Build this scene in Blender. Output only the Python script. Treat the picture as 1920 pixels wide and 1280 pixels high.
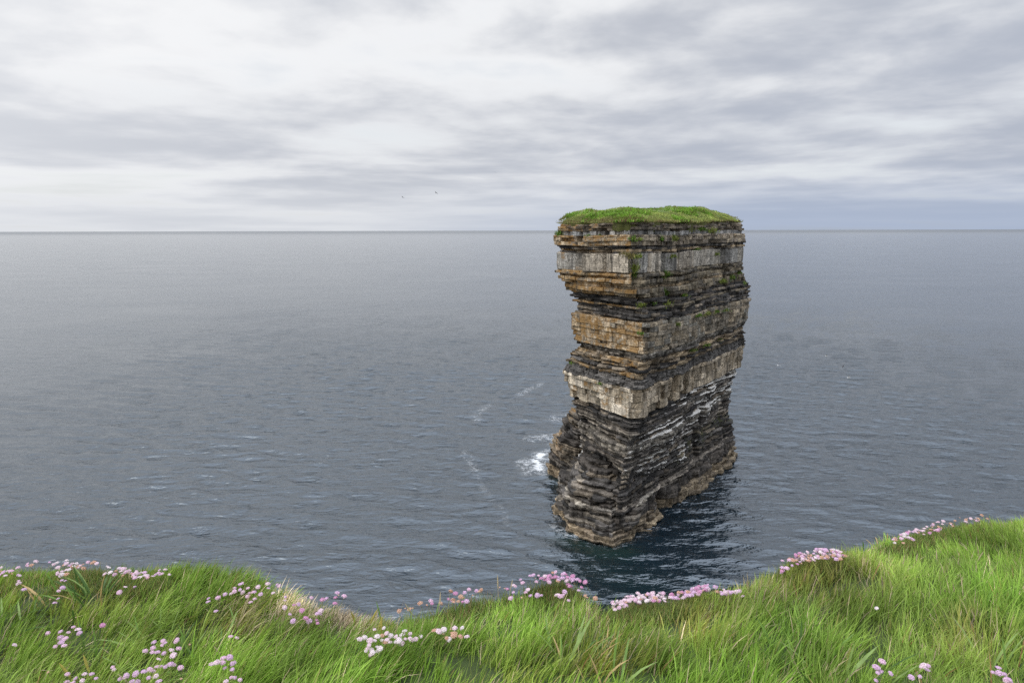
import bpy, math, random
import numpy as np
from mathutils import Vector, Matrix

# ------------------------------------------------------------------ clean
for o in list(bpy.data.objects):
    bpy.data.objects.remove(o)
scene = bpy.context.scene
COL = scene.collection
random.seed(7)
RNG = np.random.default_rng(11)

# ------------------------------------------------------------------ camera
H = 47.0                      # eye height above the sea
PITCH, ROLL, LENS = 9.25, -0.14, 24.0
cam = bpy.data.cameras.new('camera')
cam.lens = LENS; cam.sensor_width = 36.0
cam.clip_start = 0.05; cam.clip_end = 200000.0
cam_o = bpy.data.objects.new('camera', cam); COL.objects.link(cam_o)
CAM_R = Matrix.Rotation(math.radians(90 - PITCH), 3, 'X') @ Matrix.Rotation(math.radians(ROLL), 3, 'Z')
cam_o.matrix_world = Matrix.Translation((0, 0, H)) @ CAM_R.to_4x4()
scene.camera = cam_o

# ------------------------------------------------------------------ view
vs = scene.view_settings
vs.view_transform = 'Standard'; vs.look = 'None'; vs.gamma = 1.0
vs.exposure = 0.0; vs.use_curve_mapping = False
scene.cycles.use_denoising = False
scene.cycles.max_bounces = 6
scene.cycles.diffuse_bounces = 3
scene.cycles.glossy_bounces = 3
scene.cycles.transmission_bounces = 3
scene.cycles.transparent_max_bounces = 6

# ------------------------------------------------------------------ node helpers
def nn(nt, typ, **kw):
    n = nt.nodes.new(typ)
    ins = kw.pop('ins', {})
    for k, v in kw.items():
        setattr(n, k, v)
    for k, v in ins.items():
        if hasattr(v, 'is_output'):
            nt.links.new(v, n.inputs[k])
        else:
            n.inputs[k].default_value = v
    return n
def math_(nt, op, a, b=0.0, c=0.0, clamp=False):
    n = nn(nt, 'ShaderNodeMath', operation=op, use_clamp=clamp, ins={0: a, 1: b, 2: c})
    return n.outputs[0]
def vmath(nt, op, a, b=(0, 0, 0)):
    return nn(nt, 'ShaderNodeVectorMath', operation=op, ins={0: a, 1: b})
def mixc(nt, f, a, b, blend='MIX'):
    n = nn(nt, 'ShaderNodeMix', data_type='RGBA', blend_type=blend)
    for k, v in ((0, f), (6, a), (7, b)):
        if hasattr(v, 'is_output'): nt.links.new(v, n.inputs[k])
        else: n.inputs[k].default_value = v if k == 0 else (*v, 1.0) if len(v) == 3 else v
    return n.outputs[2]
def ramp(nt, f, stops, interp='LINEAR'):
    n = nt.nodes.new('ShaderNodeValToRGB')
    n.color_ramp.interpolation = interp
    e = n.color_ramp.elements
    while len(e) < len(stops): e.new(0.5)
    for i, (p, c) in enumerate(stops):
        e[i].position = p
        e[i].color = (c, c, c, 1) if not isinstance(c, tuple) else (*c, 1)
    nt.links.new(f, n.inputs[0])
    return n.outputs[0]
def smooth(nt, v, a, b):
    return nn(nt, 'ShaderNodeMapRange', interpolation_type='SMOOTHSTEP', ins={0: v, 1: a, 2: b, 3: 0.0, 4: 1.0}).outputs[0]
def noise(nt, vec, scale, detail=4.0, rough=0.5, dist=0.0, lac=2.0):
    n = nn(nt, 'ShaderNodeTexNoise', ins={'Scale': scale, 'Detail': detail, 'Roughness': rough, 'Distortion': dist, 'Lacunarity': lac})
    if vec is not None: nt.links.new(vec, n.inputs['Vector'])
    return n.outputs[0]
def mapping(nt, vec, scale=(1, 1, 1), rot=(0, 0, 0), loc=(0, 0, 0)):
    return nn(nt, 'ShaderNodeMapping', ins={'Vector': vec, 'Scale': scale, 'Rotation': rot, 'Location': loc}).outputs[0]

# ------------------------------------------------------------------ world: overcast sky with a broken cloud deck
SUN_AZ, SUN_EL = -125.0, 48.0      # degrees, azimuth from +Y (view direction) to the right
sun_dir = Vector((math.sin(math.radians(SUN_AZ)) * math.cos(math.radians(SUN_EL)),
                  math.cos(math.radians(SUN_AZ)) * math.cos(math.radians(SUN_EL)),
                  math.sin(math.radians(SUN_EL))))
world = bpy.data.worlds.new('World'); scene.world = world; world.use_nodes = True
wt = world.node_tree; wt.nodes.clear()
tc = nn(wt, 'ShaderNodeTexCoord').outputs['Generated']
dirn = vmath(wt, 'NORMALIZE', tc).outputs[0]
sep = nn(wt, 'ShaderNodeSeparateXYZ', ins={0: dirn})
zc = math_(wt, 'MAXIMUM', sep.outputs[2], 0.0)
# layers seen edge on near the horizon: stretch the height axis there
hgt_ = math_(wt, 'MULTIPLY', math_(wt, 'LOGARITHM', math_(wt, 'ADD', zc, 0.055), 2.718), 1.0)
def layer(sx, sz, off, detail, rough, dist, lift=0.0):
    v = nn(wt, 'ShaderNodeCombineXYZ', ins={0: math_(wt, 'MULTIPLY', sep.outputs[0], sx), 1: math_(wt, 'MULTIPLY', sep.outputs[1], sx),
                                            2: math_(wt, 'MULTIPLY', math_(wt, 'ADD', hgt_, lift), sz)}).outputs[0]
    return noise(wt, vmath(wt, 'ADD', v, off).outputs[0], 1.0, detail, rough, dist)
big = layer(1.6, 1.35, (51.5, 12.7, 8.1), 5.0, 0.50, 0.15)
OFF2 = (22.1, 37.7, 6.6)
mid = layer(3.6, 3.1, OFF2, 8.0, 0.54, 0.15)
mid_up = layer(3.6, 3.1, OFF2, 4.0, 0.5, 0.15, 0.09)
relief = math_(wt, 'SUBTRACT', mid_up, mid)          # crowns of the banks catch more light than their undersides
dens = math_(wt, 'ADD', math_(wt, 'MULTIPLY', big, 0.62), math_(wt, 'MULTIPLY', mid, 0.38))
dens = math_(wt, 'SUBTRACT', dens, math_(wt, 'MULTIPLY', relief, 0.35))
elev = nn(wt, 'ShaderNodeCombineXYZ', ins={0: math_(wt, 'MULTIPLY', sep.outputs[0], 1.6), 1: math_(wt, 'MULTIPLY', sep.outputs[2], 30.0), 2: 0.0}).outputs[0]
streak = noise(wt, elev, 1.0, 6.0, 0.55, 0.3)
low = math_(wt, 'SUBTRACT', 1.0, smooth(wt, zc, 0.03, 0.16))
dens = math_(wt, 'ADD', dens, math_(wt, 'MULTIPLY', math_(wt, 'SUBTRACT', streak, 0.5), math_(wt, 'MULTIPLY', low, 0.42)))
sdot = nn(wt, 'ShaderNodeVectorMath', operation='DOT_PRODUCT', ins={0: dirn, 1: sun_dir}).outputs['Value']
glow = smooth(wt, sdot, -0.30, 0.45)
away = smooth(wt, math_(wt, 'MULTIPLY', sdot, -1.0), 0.20, 0.55)
belt = math_(wt, 'MULTIPLY', smooth(wt, zc, 0.045, 0.10), math_(wt, 'SUBTRACT', 1.0, smooth(wt, zc, 0.13, 0.22)))   # a heavier bank low over the sea
thick = smooth(wt, math_(wt, 'ADD', dens, math_(wt, 'ADD', math_(wt, 'MULTIPLY', away, 0.05), math_(wt, 'MULTIPLY', belt, 0.075))), 0.37, 0.66)
# deck colours (times ten because the background strength is 0.1)
thin_c = mixc(wt, glow, (9.1, 9.2, 9.35), (9.9, 9.92, 9.98))
thick_c = mixc(wt, glow, (5.1, 5.38, 6.0), (7.8, 8.0, 8.4))
thick_c = mixc(wt, away, thick_c, (4.6, 5.0, 5.85))
cloud = mixc(wt, thick, thin_c, thick_c)
hz = math_(wt, 'SUBTRACT', 1.0, smooth(wt, zc, 0.0, 0.10))
hzc = mixc(wt, away, (6.9, 7.15, 7.6), (4.0, 4.7, 6.1))
cloud = mixc(wt, math_(wt, 'MULTIPLY', hz, math_(wt, 'ADD', 0.70, math_(wt, 'MULTIPLY', away, 0.25))), cloud, hzc)
# an overcast sky is brighter towards the zenith
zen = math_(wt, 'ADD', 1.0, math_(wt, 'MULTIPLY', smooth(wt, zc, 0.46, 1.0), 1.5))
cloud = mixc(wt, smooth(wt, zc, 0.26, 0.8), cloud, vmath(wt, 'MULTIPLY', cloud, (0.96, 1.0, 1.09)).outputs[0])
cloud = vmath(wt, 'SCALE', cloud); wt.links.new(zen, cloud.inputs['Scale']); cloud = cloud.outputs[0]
sky = nn(wt, 'ShaderNodeTexSky', sky_type='NISHITA', sun_disc=False,
         sun_elevation=math.radians(SUN_EL), sun_rotation=math.radians(SUN_AZ), altitude=50.0)
gaps = math_(wt, 'SUBTRACT', 1.0, math_(wt, 'MULTIPLY', smooth(wt, math_(wt, 'SUBTRACT', 0.46, dens), 0.0, 0.2), 0.25))
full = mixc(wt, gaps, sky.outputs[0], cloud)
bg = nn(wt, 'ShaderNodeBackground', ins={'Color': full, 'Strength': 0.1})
wo = nn(wt, 'ShaderNodeOutputWorld'); wt.links.new(bg.outputs[0], wo.inputs[0])

sun = bpy.data.lights.new('sun', 'SUN'); sun.energy = 1.5; sun.angle = math.radians(50); sun.color = (1.0, 0.96, 0.90)
sun_o = bpy.data.objects.new('sun', sun); COL.objects.link(sun_o)
sun_o.rotation_euler = sun_dir.to_track_quat('Z', 'Y').to_euler()
sun_o.location = (0, 0, 120)

# ------------------------------------------------------------------ geometry helpers
F_PX = 1920 * LENS / 36.0
def ray(px, py):
    v = CAM_R @ Vector(((px - 960) / F_PX, (640 - py) / F_PX, -1.0))
    return v.normalized()
def hit_z(px, py, z):
    d = ray(px, py); t = (z - H) / d.z
    return Vector((0, 0, H)) + d * t
def at_y(px, py, Y):
    d = ray(px, py); t = Y / d.y
    return Vector((0, 0, H)) + d * t

def _hash(ix, iy, iz, seed):
    h = (ix.astype(np.int64) * 374761393 + iy.astype(np.int64) * 668265263 + iz.astype(np.int64) * 2147483647 + seed * 1274126177) & 0xFFFFFFFF
    h = ((h ^ (h >> 13)) * 1274126177) & 0xFFFFFFFF
    h = ((h ^ (h >> 16)) * 2246822519) & 0xFFFFFFFF
    h = h ^ (h >> 15)
    return (h & 0xFFFFFF) / float(0xFFFFFF)
def vnoise(x, y, z=0.0, seed=0):
    x = np.asarray(x, float); y = np.asarray(y, float) + 0 * x; z = np.asarray(z, float) + 0 * x
    ix, iy, iz = np.floor(x), np.floor(y), np.floor(z)
    fx, fy, fz = x - ix, y - iy, z - iz
    fx = fx * fx * (3 - 2 * fx); fy = fy * fy * (3 - 2 * fy); fz = fz * fz * (3 - 2 * fz)
    r = 0
    for a in (0, 1):
        for b in (0, 1):
            for c in (0, 1):
                w = (fx if a else 1 - fx) * (fy if b else 1 - fy) * (fz if c else 1 - fz)
                r = r + w * _hash(ix + a, iy + b, iz + c, seed)
    return r * 2 - 1
def fbm(x, y, z=0.0, seed=0, oct=3):
    r, a, f = 0, 1.0, 1.0
    for i in range(oct):
        r = r + a * vnoise(np.asarray(x) * f, np.asarray(y) * f, np.asarray(z) * f, seed + i * 17)
        a *= 0.5; f *= 2.03
    return r / 1.75

def np_mesh(name, verts, quads=None, tris=None, smooth_=False, attrs=None):
    """verts (n,3); quads (m,4); tris (k,3); attrs {name: (kind, array per vertex)}"""
    me = bpy.data.meshes.new(name)
    verts = np.asarray(verts, np.float32)
    q = np.zeros((0, 4), np.int32) if quads is None else np.asarray(quads, np.int32)
    t = np.zeros((0, 3), np.int32) if tris is None else np.asarray(tris, np.int32)
    me.vertices.add(len(verts)); me.vertices.foreach_set('co', verts.ravel())
    loops = np.concatenate([q.ravel(), t.ravel()])
    me.loops.add(len(loops)); me.loops.foreach_set('vertex_index', loops)
    n = len(q) + len(t)
    me.polygons.add(n)
    starts = np.concatenate([np.arange(len(q)) * 4, len(q) * 4 + np.arange(len(t)) * 3]).astype(np.int32)
    me.polygons.foreach_set('loop_start', starts)
    me.polygons.foreach_set('use_smooth', np.full(n, smooth_))
    me.update(calc_edges=True); me.validate()
    for k, (kind, arr) in (attrs or {}).items():
        if kind == 'C':
            a = me.attributes.new(k, 'FLOAT_COLOR', 'POINT')
            c = np.ones((len(verts), 4), np.float32); c[:, :3] = arr
            a.data.foreach_set('color', c.ravel())
        else:
            a = me.attributes.new(k, 'FLOAT', 'POINT')
            a.data.foreach_set('value', np.asarray(arr, np.float32))
    return me
def add(name, me, mat=None, parent=None, loc=None, **props):
    o = bpy.data.objects.new(name, me); COL.objects.link(o)
    if mat is not None and me is not None and not me.materials:
        me.materials.append(mat)
    if parent is not None: o.parent = parent
    if loc is not None: o.location = loc
    for k, v in props.items(): o[k] = v
    return o
def empty(name, loc=(0, 0, 0), **props):
    o = bpy.data.objects.new(name, None); COL.objects.link(o)
    o.empty_display_size = 0.2; o.location = loc
    for k, v in props.items(): o[k] = v
    return o
def material(name):
    m = bpy.data.materials.new(name); m.use_nodes = True
    nt = m.node_tree
    return m, nt, nt.nodes['Principled BSDF'], nt.nodes['Material Output']

# ------------------------------------------------------------------ materials
def make_rock():
    m, nt, bs, out = material('layered_rock')
    pos = nn(nt, 'ShaderNodeNewGeometry').outputs['Position']
    base = nn(nt, 'ShaderNodeAttribute', attribute_name='Col').outputs['Color']
    lich = nn(nt, 'ShaderNodeAttribute', attribute_name='lichen').outputs['Fac']
    gua = nn(nt, 'ShaderNodeAttribute', attribute_name='guano').outputs['Fac']
    mossa = nn(nt, 'ShaderNodeAttribute', attribute_name='moss').outputs['Fac']
    crk = nn(nt, 'ShaderNodeAttribute', attribute_name='crack').outputs['Fac']
    blot = noise(nt, pos, 0.9, 5, 0.6)
    grain = noise(nt, pos, 5.5, 5, 0.65)
    lam = noise(nt, mapping(nt, pos, (0.35, 0.35, 7.0)), 1.0, 4, 0.6)
    strk = noise(nt, mapping(nt, pos, (2.6, 2.6, 0.30)), 1.0, 4, 0.6)
    k = math_(nt, 'MULTIPLY', ramp(nt, blot, [(0.25, 0.58), (0.5, 1.25), (0.75, 1.95)]), ramp(nt, grain, [(0.25, 0.5), (0.5, 1.0), (0.75, 1.5)]))
    k = math_(nt, 'MULTIPLY', k, ramp(nt, lam, [(0.28, 0.45), (0.45, 1.0), (0.75, 1.35)]))
    k = math_(nt, 'MULTIPLY', k, ramp(nt, strk, [(0.3, 0.65), (0.5, 1.0), (0.7, 1.3)]))
    long_ = noise(nt, mapping(nt, pos, (0.75, 0.75, 0.06), (0, 0, 0), (3, 1, 7)), 1.0, 5, 0.62)
    k = math_(nt, 'MULTIPLY', k, ramp(nt, long_, [(0.36, 0.42), (0.52, 1.0), (0.7, 1.12)]))      # wash streaks running down over the beds
    c = mixc(nt, 1.0, base, k, 'MULTIPLY')
    # fracture net of the massive beds
    v1 = nn(nt, 'ShaderNodeTexVoronoi', feature='DISTANCE_TO_EDGE', ins={'Vector': mapping(nt, pos, (0.75, 0.75, 0.85)), 'Scale': 1.0, 'Randomness': 0.75})
    net = ramp(nt, v1.outputs['Distance'], [(0.0, 1.0), (0.05, 0.0)])
    netm = math_(nt, 'MULTIPLY', math_(nt, 'MULTIPLY', net, crk), smooth(nt, blot, 0.4, 0.6))
    c = mixc(nt, math_(nt, 'MULTIPLY', netm, 0.75), c, (0.03, 0.026, 0.02))
    # rusty orange lichen
    ln = noise(nt, mapping(nt, pos, (1, 1, 1.4), (0, 0, 0), (5, 3, 1)), 0.8, 5, 0.62)
    lm = smooth(nt, math_(nt, 'ADD', ln, math_(nt, 'MULTIPLY', math_(nt, 'SUBTRACT', lich, 0.5), 0.55)), 0.46, 0.62)
    lc = mixc(nt, grain, (0.17, 0.085, 0.022), (0.43, 0.26, 0.095))
    c = mixc(nt, math_(nt, 'MULTIPLY', lm, math_(nt, 'MINIMUM', math_(nt, 'MULTIPLY', lich, 2.0), 0.85)), c, lc)
    # bird lime on ledges
    gn = noise(nt, mapping(nt, pos, (.6, .6, 2.6), (0, 0, 0), (15, 3, 9)), 1.3, 5, 0.65)
    gm = smooth(nt, math_(nt, 'ADD', gn, math_(nt, 'MULTIPLY', math_(nt, 'SUBTRACT', gua, 0.5), 0.5)), 0.52, 0.62)
    gm = math_(nt, 'MULTIPLY', gm, math_(nt, 'MINIMUM', math_(nt, 'MULTIPLY', gua, 2.5), 0.92))
    c = mixc(nt, gm, c, (0.78, 0.76, 0.71))
    # algae and moss
    mn = noise(nt, mapping(nt, pos, (1, 1, 1), (0, 0, 0), (2, 8, 4)), 0.9, 5, 0.65)
    mm = smooth(nt, math_(nt, 'ADD', mn, math_(nt, 'MULTIPLY', math_(nt, 'SUBTRACT', mossa, 0.5), 0.5)), 0.5, 0.68)
    mm = math_(nt, 'MULTIPLY', mm, math_(nt, 'MINIMUM', math_(nt, 'MULTIPLY', mossa, 2.0), 0.8))
    c = mixc(nt, mm, c, (0.075, 0.085, 0.028))
    nt.links.new(c, bs.inputs['Base Color'])
    bs.inputs['Roughness'].default_value = 0.88
    bs.inputs['Specular IOR Level'].default_value = 0.25
    hgt = math_(nt, 'ADD', math_(nt, 'MULTIPLY', lam, 0.6), math_(nt, 'ADD', math_(nt, 'MULTIPLY', grain, 0.35), math_(nt, 'MULTIPLY', netm, -0.8)))
    b = nn(nt, 'ShaderNodeBump', ins={'Height': hgt, 'Strength': 0.9, 'Distance': 0.16})
    nt.links.new(b.outputs[0], bs.inputs['Normal'])
    return m
M_ROCK = make_rock()

def make_sea():
    m, nt, bs, out = material('sea_water')
    pos = nn(nt, 'ShaderNodeNewGeometry').outputs['Position']
    foam = nn(nt, 'ShaderNodeAttribute', attribute_name='foam').outputs['Fac']
    shal = nn(nt, 'ShaderNodeAttribute', attribute_name='shallow').outputs['Fac']
    w1 = noise(nt, mapping(nt, pos, (0.30, 0.80, 1), (0, 0, -0.12)), 1.0, 2, 0.5, 0.6)
    w2 = noise(nt, mapping(nt, pos, (0.8, 1.9, 1), (0, 0, -0.2)), 1.0, 2, 0.5, 0.6)
    w3 = noise(nt, mapping(nt, pos, (3.2, 4.6, 1), (0, 0, 0.2)), 1.0, 2, 0.5)
    patch = noise(nt, mapping(nt, pos, (0.011, 0.02, 1), (0, 0, -0.25)), 1.0, 4, 0.5)
    w0 = noise(nt, mapping(nt, pos, (0.06, 0.17, 1), (0, 0, -0.1)), 1.0, 3, 0.55, 0.5)
    gust = ramp(nt, patch, [(0.3, 0.6), (0.7, 1.3)])
    h = math_(nt, 'ADD', math_(nt, 'MULTIPLY', w1, 0.9), math_(nt, 'ADD', math_(nt, 'MULTIPLY', w2, 0.36), math_(nt, 'MULTIPLY', w3, 0.10)))
    h = math_(nt, 'MULTIPLY', math_(nt, 'ADD', h, math_(nt, 'MULTIPLY', w0, 1.6)), gust)
    b = nn(nt, 'ShaderNodeBump', ins={'Height': h, 'Strength': 1.0, 'Distance': 0.40})
    nt.links.new(b.outputs[0], bs.inputs['Normal'])
    body = mixc(nt, shal, (0.006, 0.0135, 0.0205), (0.008, 0.022, 0.020))
    fn = noise(nt, mapping(nt, pos, (0.42, 0.62, 1)), 1.0, 7, 0.72, 1.0)
    fr = math_(nt, 'ABSOLUTE', math_(nt, 'SUBTRACT', fn, 0.5))
    lace = math_(nt, 'SUBTRACT', 1.0, smooth(nt, fr, 0.0, 0.05))
    solid = smooth(nt, math_(nt, 'ADD', fn, math_(nt, 'MULTIPLY', foam, 0.5)), 0.93, 1.08)
    fm = math_(nt, 'MAXIMUM', math_(nt, 'MULTIPLY', lace, math_(nt, 'MULTIPLY', math_(nt, 'MULTIPLY', smooth(nt, foam, 0.08, 0.6), smooth(nt, w2, 0.36, 0.6)), 0.8)), solid)
    c = mixc(nt, fm, body, (0.72, 0.74, 0.75))
    nt.links.new(c, bs.inputs['Base Color'])
    sepp = nn(nt, 'ShaderNodeSeparateXYZ', ins={0: pos})
    off_ = math_(nt, 'MULTIPLY', smooth(nt, sepp.outputs[1], 4000.0, 15000.0), 0.16)      # rougher water far offshore
    nt.links.new(math_(nt, 'ADD', math_(nt, 'ADD', off_, 0.10), math_(nt, 'MULTIPLY', fm, 0.6)), bs.inputs['Roughness'])
    bs.inputs['IOR'].default_value = 2.05
    bs.inputs['Specular Tint'].default_value = (0.82, 0.92, 1.0, 1.0)
    return m
M_SEA = make_sea()

def make_leafy(name, transl=0.35, rough=0.55, attr='Col', spec=0.3, var=0.25):
    m, nt, bs, out = material(name)
    c = nn(nt, 'ShaderNodeAttribute', attribute_name=attr).outputs['Color']
    pos = nn(nt, 'ShaderNodeNewGeometry').outputs['Position']
    n = noise(nt, pos, 3.0, 3, 0.6)
    c = mixc(nt, 1.0, c, ramp(nt, n, [(0.3, 1.0 - var), (0.7, 1.0 + var)]), 'MULTIPLY')
    nt.links.new(c, bs.inputs['Base Color'])
    bs.inputs['Roughness'].default_value = rough
    bs.inputs['Specular IOR Level'].default_value = spec
    t = nn(nt, 'ShaderNodeBsdfTranslucent', ins={'Color': c})
    mx = nn(nt, 'ShaderNodeMixShader', ins={0: transl, 1: bs.outputs[0], 2: t.outputs[0]})
    nt.links.new(mx.outputs[0], out.inputs[0])
    return m
M_GRASS = make_leafy('grass_blades', 0.40, 0.5)
M_TURF = make_leafy('turf_blades', 0.35, 0.7)

def plain(name, col, rough=0.7, var=0.2, scale=40.0, transl=0.0, spec=0.3):
    m, nt, bs, out = material(name)
    oc = nn(nt, 'ShaderNodeTexCoord').outputs['Object']
    n = noise(nt, oc, scale, 4, 0.6)
    c = mixc(nt, 1.0, col, ramp(nt, n, [(0.3, 1 - var), (0.7, 1 + var)]), 'MULTIPLY')
    nt.links.new(c, bs.inputs['Base Color'])
    bs.inputs['Roughness'].default_value = rough
    bs.inputs['Specular IOR Level'].default_value = spec
    if transl:
        t = nn(nt, 'ShaderNodeBsdfTranslucent', ins={'Color': c})
        mx = nn(nt, 'ShaderNodeMixShader', ins={0: transl, 1: bs.outputs[0], 2: t.outputs[0]})
        nt.links.new(mx.outputs[0], out.inputs[0])
    return m

def make_soil():
    m, nt, bs, out = material('turf_soil')
    pos = nn(nt, 'ShaderNodeNewGeometry').outputs['Position']
    n = noise(nt, pos, 9.0, 6, 0.65)
    n2 = noise(nt, pos, 1.3, 4, 0.6)
    c = mixc(nt, smooth(nt, n, 0.35, 0.65), (0.02, 0.032, 0.008), (0.05, 0.065, 0.018))
    c = mixc(nt, smooth(nt, n2, 0.45, 0.7), c, (0.045, 0.075, 0.014))
    nt.links.new(c, bs.inputs['Base Color']); bs.inputs['Roughness'].default_value = 0.95
    b = nn(nt, 'ShaderNodeBump', ins={'Height': n, 'Strength': 0.8, 'Distance': 0.03})
    nt.links.new(b.outputs[0], bs.inputs['Normal'])
    return m
M_SOIL = make_soil()

# ------------------------------------------------------------------ the sea
STACK_C0 = np.array([17.6, 97.5]); STACK_L0 = np.array([8.4, 113.5]); STACK_R0 = np.array([46.3, 138.0])

def seg_dist(X, Y, pts):
    d = np.full(X.shape, 1e9)
    for (x0, y0), (x1, y1) in zip(pts[:-1], pts[1:]):
        vx, vy = x1 - x0, y1 - y0
        t = np.clip(((X - x0) * vx + (Y - y0) * vy) / (vx * vx + vy * vy), 0, 1)
        d = np.minimum(d, np.hypot(X - x0 - t * vx, Y - y0 - t * vy))
    return d

def build_sea():
    def axis(lo, hi, step, far_lo, far_hi, g, knee):
        def run(sign, start, end):
            st, v, out = step, start, []
            while sign * v < sign * end:
                st *= g if abs(v) < knee else 1.09
                v += sign * st; out.append(v)
            return out
        return np.array(run(-1, lo, far_lo)[::-1] + list(np.arange(lo, hi + 1e-6, step)) + run(1, hi, far_hi))
    xs = axis(-80, 110, 0.66, -70000, 70000, 1.025, 420); ys = axis(66, 220, 0.60, -400, 70000, 1.014, 620)
    X, Y = np.meshgrid(xs, ys)
    dx = np.gradient(xs)[None, :] + 0 * X; dy = np.gradient(ys)[:, None] + 0 * Y
    sp = np.maximum(dx, dy)
    Z = np.zeros_like(X)
    rng = np.random.default_rng(5)
    for i in range(90):
        lam = 2.0 * (8 / 2.0) ** (rng.random() ** 1.3)
        th = math.radians(76 + rng.normal(0, 19))      # travel direction
        k = 2 * math.pi / lam
        amp = 0.0078 * lam ** 0.8 * rng.uniform(0.5, 1.2)
        fade = np.clip(lam / (2.6 * sp) - 0.6, 0, 1)
        ph = k * (X * math.cos(th) + Y * math.sin(th)) + rng.random() * 6.28
        Z += fade * amp * (np.sin(ph) + 0.25 * np.sin(2 * ph + 1.57))
    # foam: surf at the outer buttress, lace along the waterline, drifting lines
    def G(px, py): p = hit_z(px, py, 0); return (p.x, p.y)
    foam = np.zeros_like(X)
    lines = [([(870, 845), (885, 868), (893, 885)], 1.1, 0.45), ([(893, 885), (905, 915), (925, 940), (945, 955), (950, 985)], 0.9, 0.28),
             ([(915, 760), (890, 778), (895, 790)], 1.5, 0.4), ([(975, 740), (1000, 725), (1020, 718)], 1.8, 0.4),
             ([(1020, 850), (1005, 862), (1012, 880)], 2.0, 1.15), ([(985, 865), (1000, 885), (1022, 885)], 2.2, 0.85),
             ([(1000, 822), (1040, 818)], 2.4, 0.75), ([(1040, 785), (1078, 780)], 3.0, 0.7), ([(1045, 835), (1020, 862)], 2.4, 0.6),
             ([(1035, 985), (1060, 1000), (1095, 1010)], 1.0, 0.55), ([(1048, 940), (1045, 975)], 0.9, 0.5),
             ([(1150, 1028), (1185, 1015), (1240, 985)], 0.5, 0.3), ([(1290, 940), (1330, 905), (1375, 862)], 0.5, 0.22), ([(1090, 1008), (1125, 1025), (1150, 1030)], .6, .34), ([(1035, 900), (1060, 912)], .7, .3)]
    for pl, wd, st in lines:
        d = seg_dist(X, Y, [G(*p) for p in pl])
        foam = np.maximum(foam, st * np.exp(-(d / wd) ** 2))
    shal = np.zeros_like(X)
    for pl, wd, st in [([(1060, 1010), (1120, 1035), (1170, 1035)], 2.6, 0.9), ([(1040, 895), (1065, 915)], 1.8, 0.6), ([(1180, 1090), (1120, 1060)], 6, 0.35)]:
        d = seg_dist(X, Y, [G(*p) for p in pl])
        shal = np.maximum(shal, st * np.exp(-(d / wd) ** 2))
    ny, nx = X.shape
    idx = np.arange(ny * nx).reshape(ny, nx)
    quads = np.stack([idx[:-1, :-1], idx[:-1, 1:], idx[1:, 1:], idx[1:, :-1]], -1).reshape(-1, 4)
    V = np.stack([X, Y, Z], -1).reshape(-1, 3)
    me = np_mesh('sea', V, quads, smooth_=True, attrs={'foam': ('F', foam.ravel()), 'shallow': ('F', shal.ravel())})
    add('sea', me, M_SEA, kind='structure', label='grey blue open sea rippled by light wind')
build_sea()

# ------------------------------------------------------------------ the headland the viewer stands on
EYE = 1.30
def ground_base(x, y):
    r = np.hypot(x, y)
    return H - EYE - 0.12 * (np.clip(r, 0, 4.5) - 1.8)
def ground(x, y):
    x = np.asarray(x, float); y = np.asarray(y, float)
    near = np.exp(-(np.hypot(x, y) / 40) ** 2)
    hum = 0.055 * vnoise(x * 1.3 + 3.1, y * 1.6, 0.2, 5) + 0.025 * vnoise(x * 3.4, y * 3.4, 0.7, 6)
    far = 0.9 * vnoise(x * 0.03, y * 0.03, 0.1, 8) * (1 - near)
    return ground_base(x, y) + hum + far
EDGE_PX = [(-260, 1085), (-120, 1075), (0, 1080), (60, 1074), (130, 1078), (200, 1092), (300, 1094), (340, 1088), (400, 1082), (460, 1092), (505, 1118), (560, 1128),
           (640, 1136), (700, 1160), (735, 1172), (790, 1156), (900, 1118), (960, 1106), (1050, 1098), (1085, 1118), (1112, 1144), (1142, 1160),
           (1200, 1146), (1300, 1126), (1370, 1122), (1400, 1112), (1470, 1090), (1580, 1068), (1628, 1058), (1646, 1030), (1700, 1018), (1760, 1004),
           (1850, 990), (1920, 988), (2100, 975), (2300, 985)]
_e = []
for px, py in EDGE_PX:
    d = ray(px, py); lo, hi = 0.5, 12.0
    for _ in range(50):
        t = (lo + hi) / 2; p = Vector((0, 0, H)) + d * t
        if p.z > float(ground_base(p.x, p.y)): lo = t
        else: hi = t
    _e.append((p.x, p.y))
_e = np.array(sorted(_e))
EX = np.concatenate([[-400, -150, -40, -12], _e[:, 0], [9, 25, 80, 200, 400]])
EY = np.concatenate([[30, 9, 1.0, 2.2], _e[:, 1], [5.2, 2.0, 9, -12, 15]])
def edge_y(x): return np.interp(x, EX, EY)
def on_ground(px, py, up=0.0):
    d = ray(px, py); lo, hi = 0.5, 9.0
    for _ in range(45):
        t = (lo + hi) / 2; p = Vector((0, 0, H)) + d * t
        if p.z > float(ground(p.x, p.y)) + up: lo = t
        else: hi = t
    return p

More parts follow.
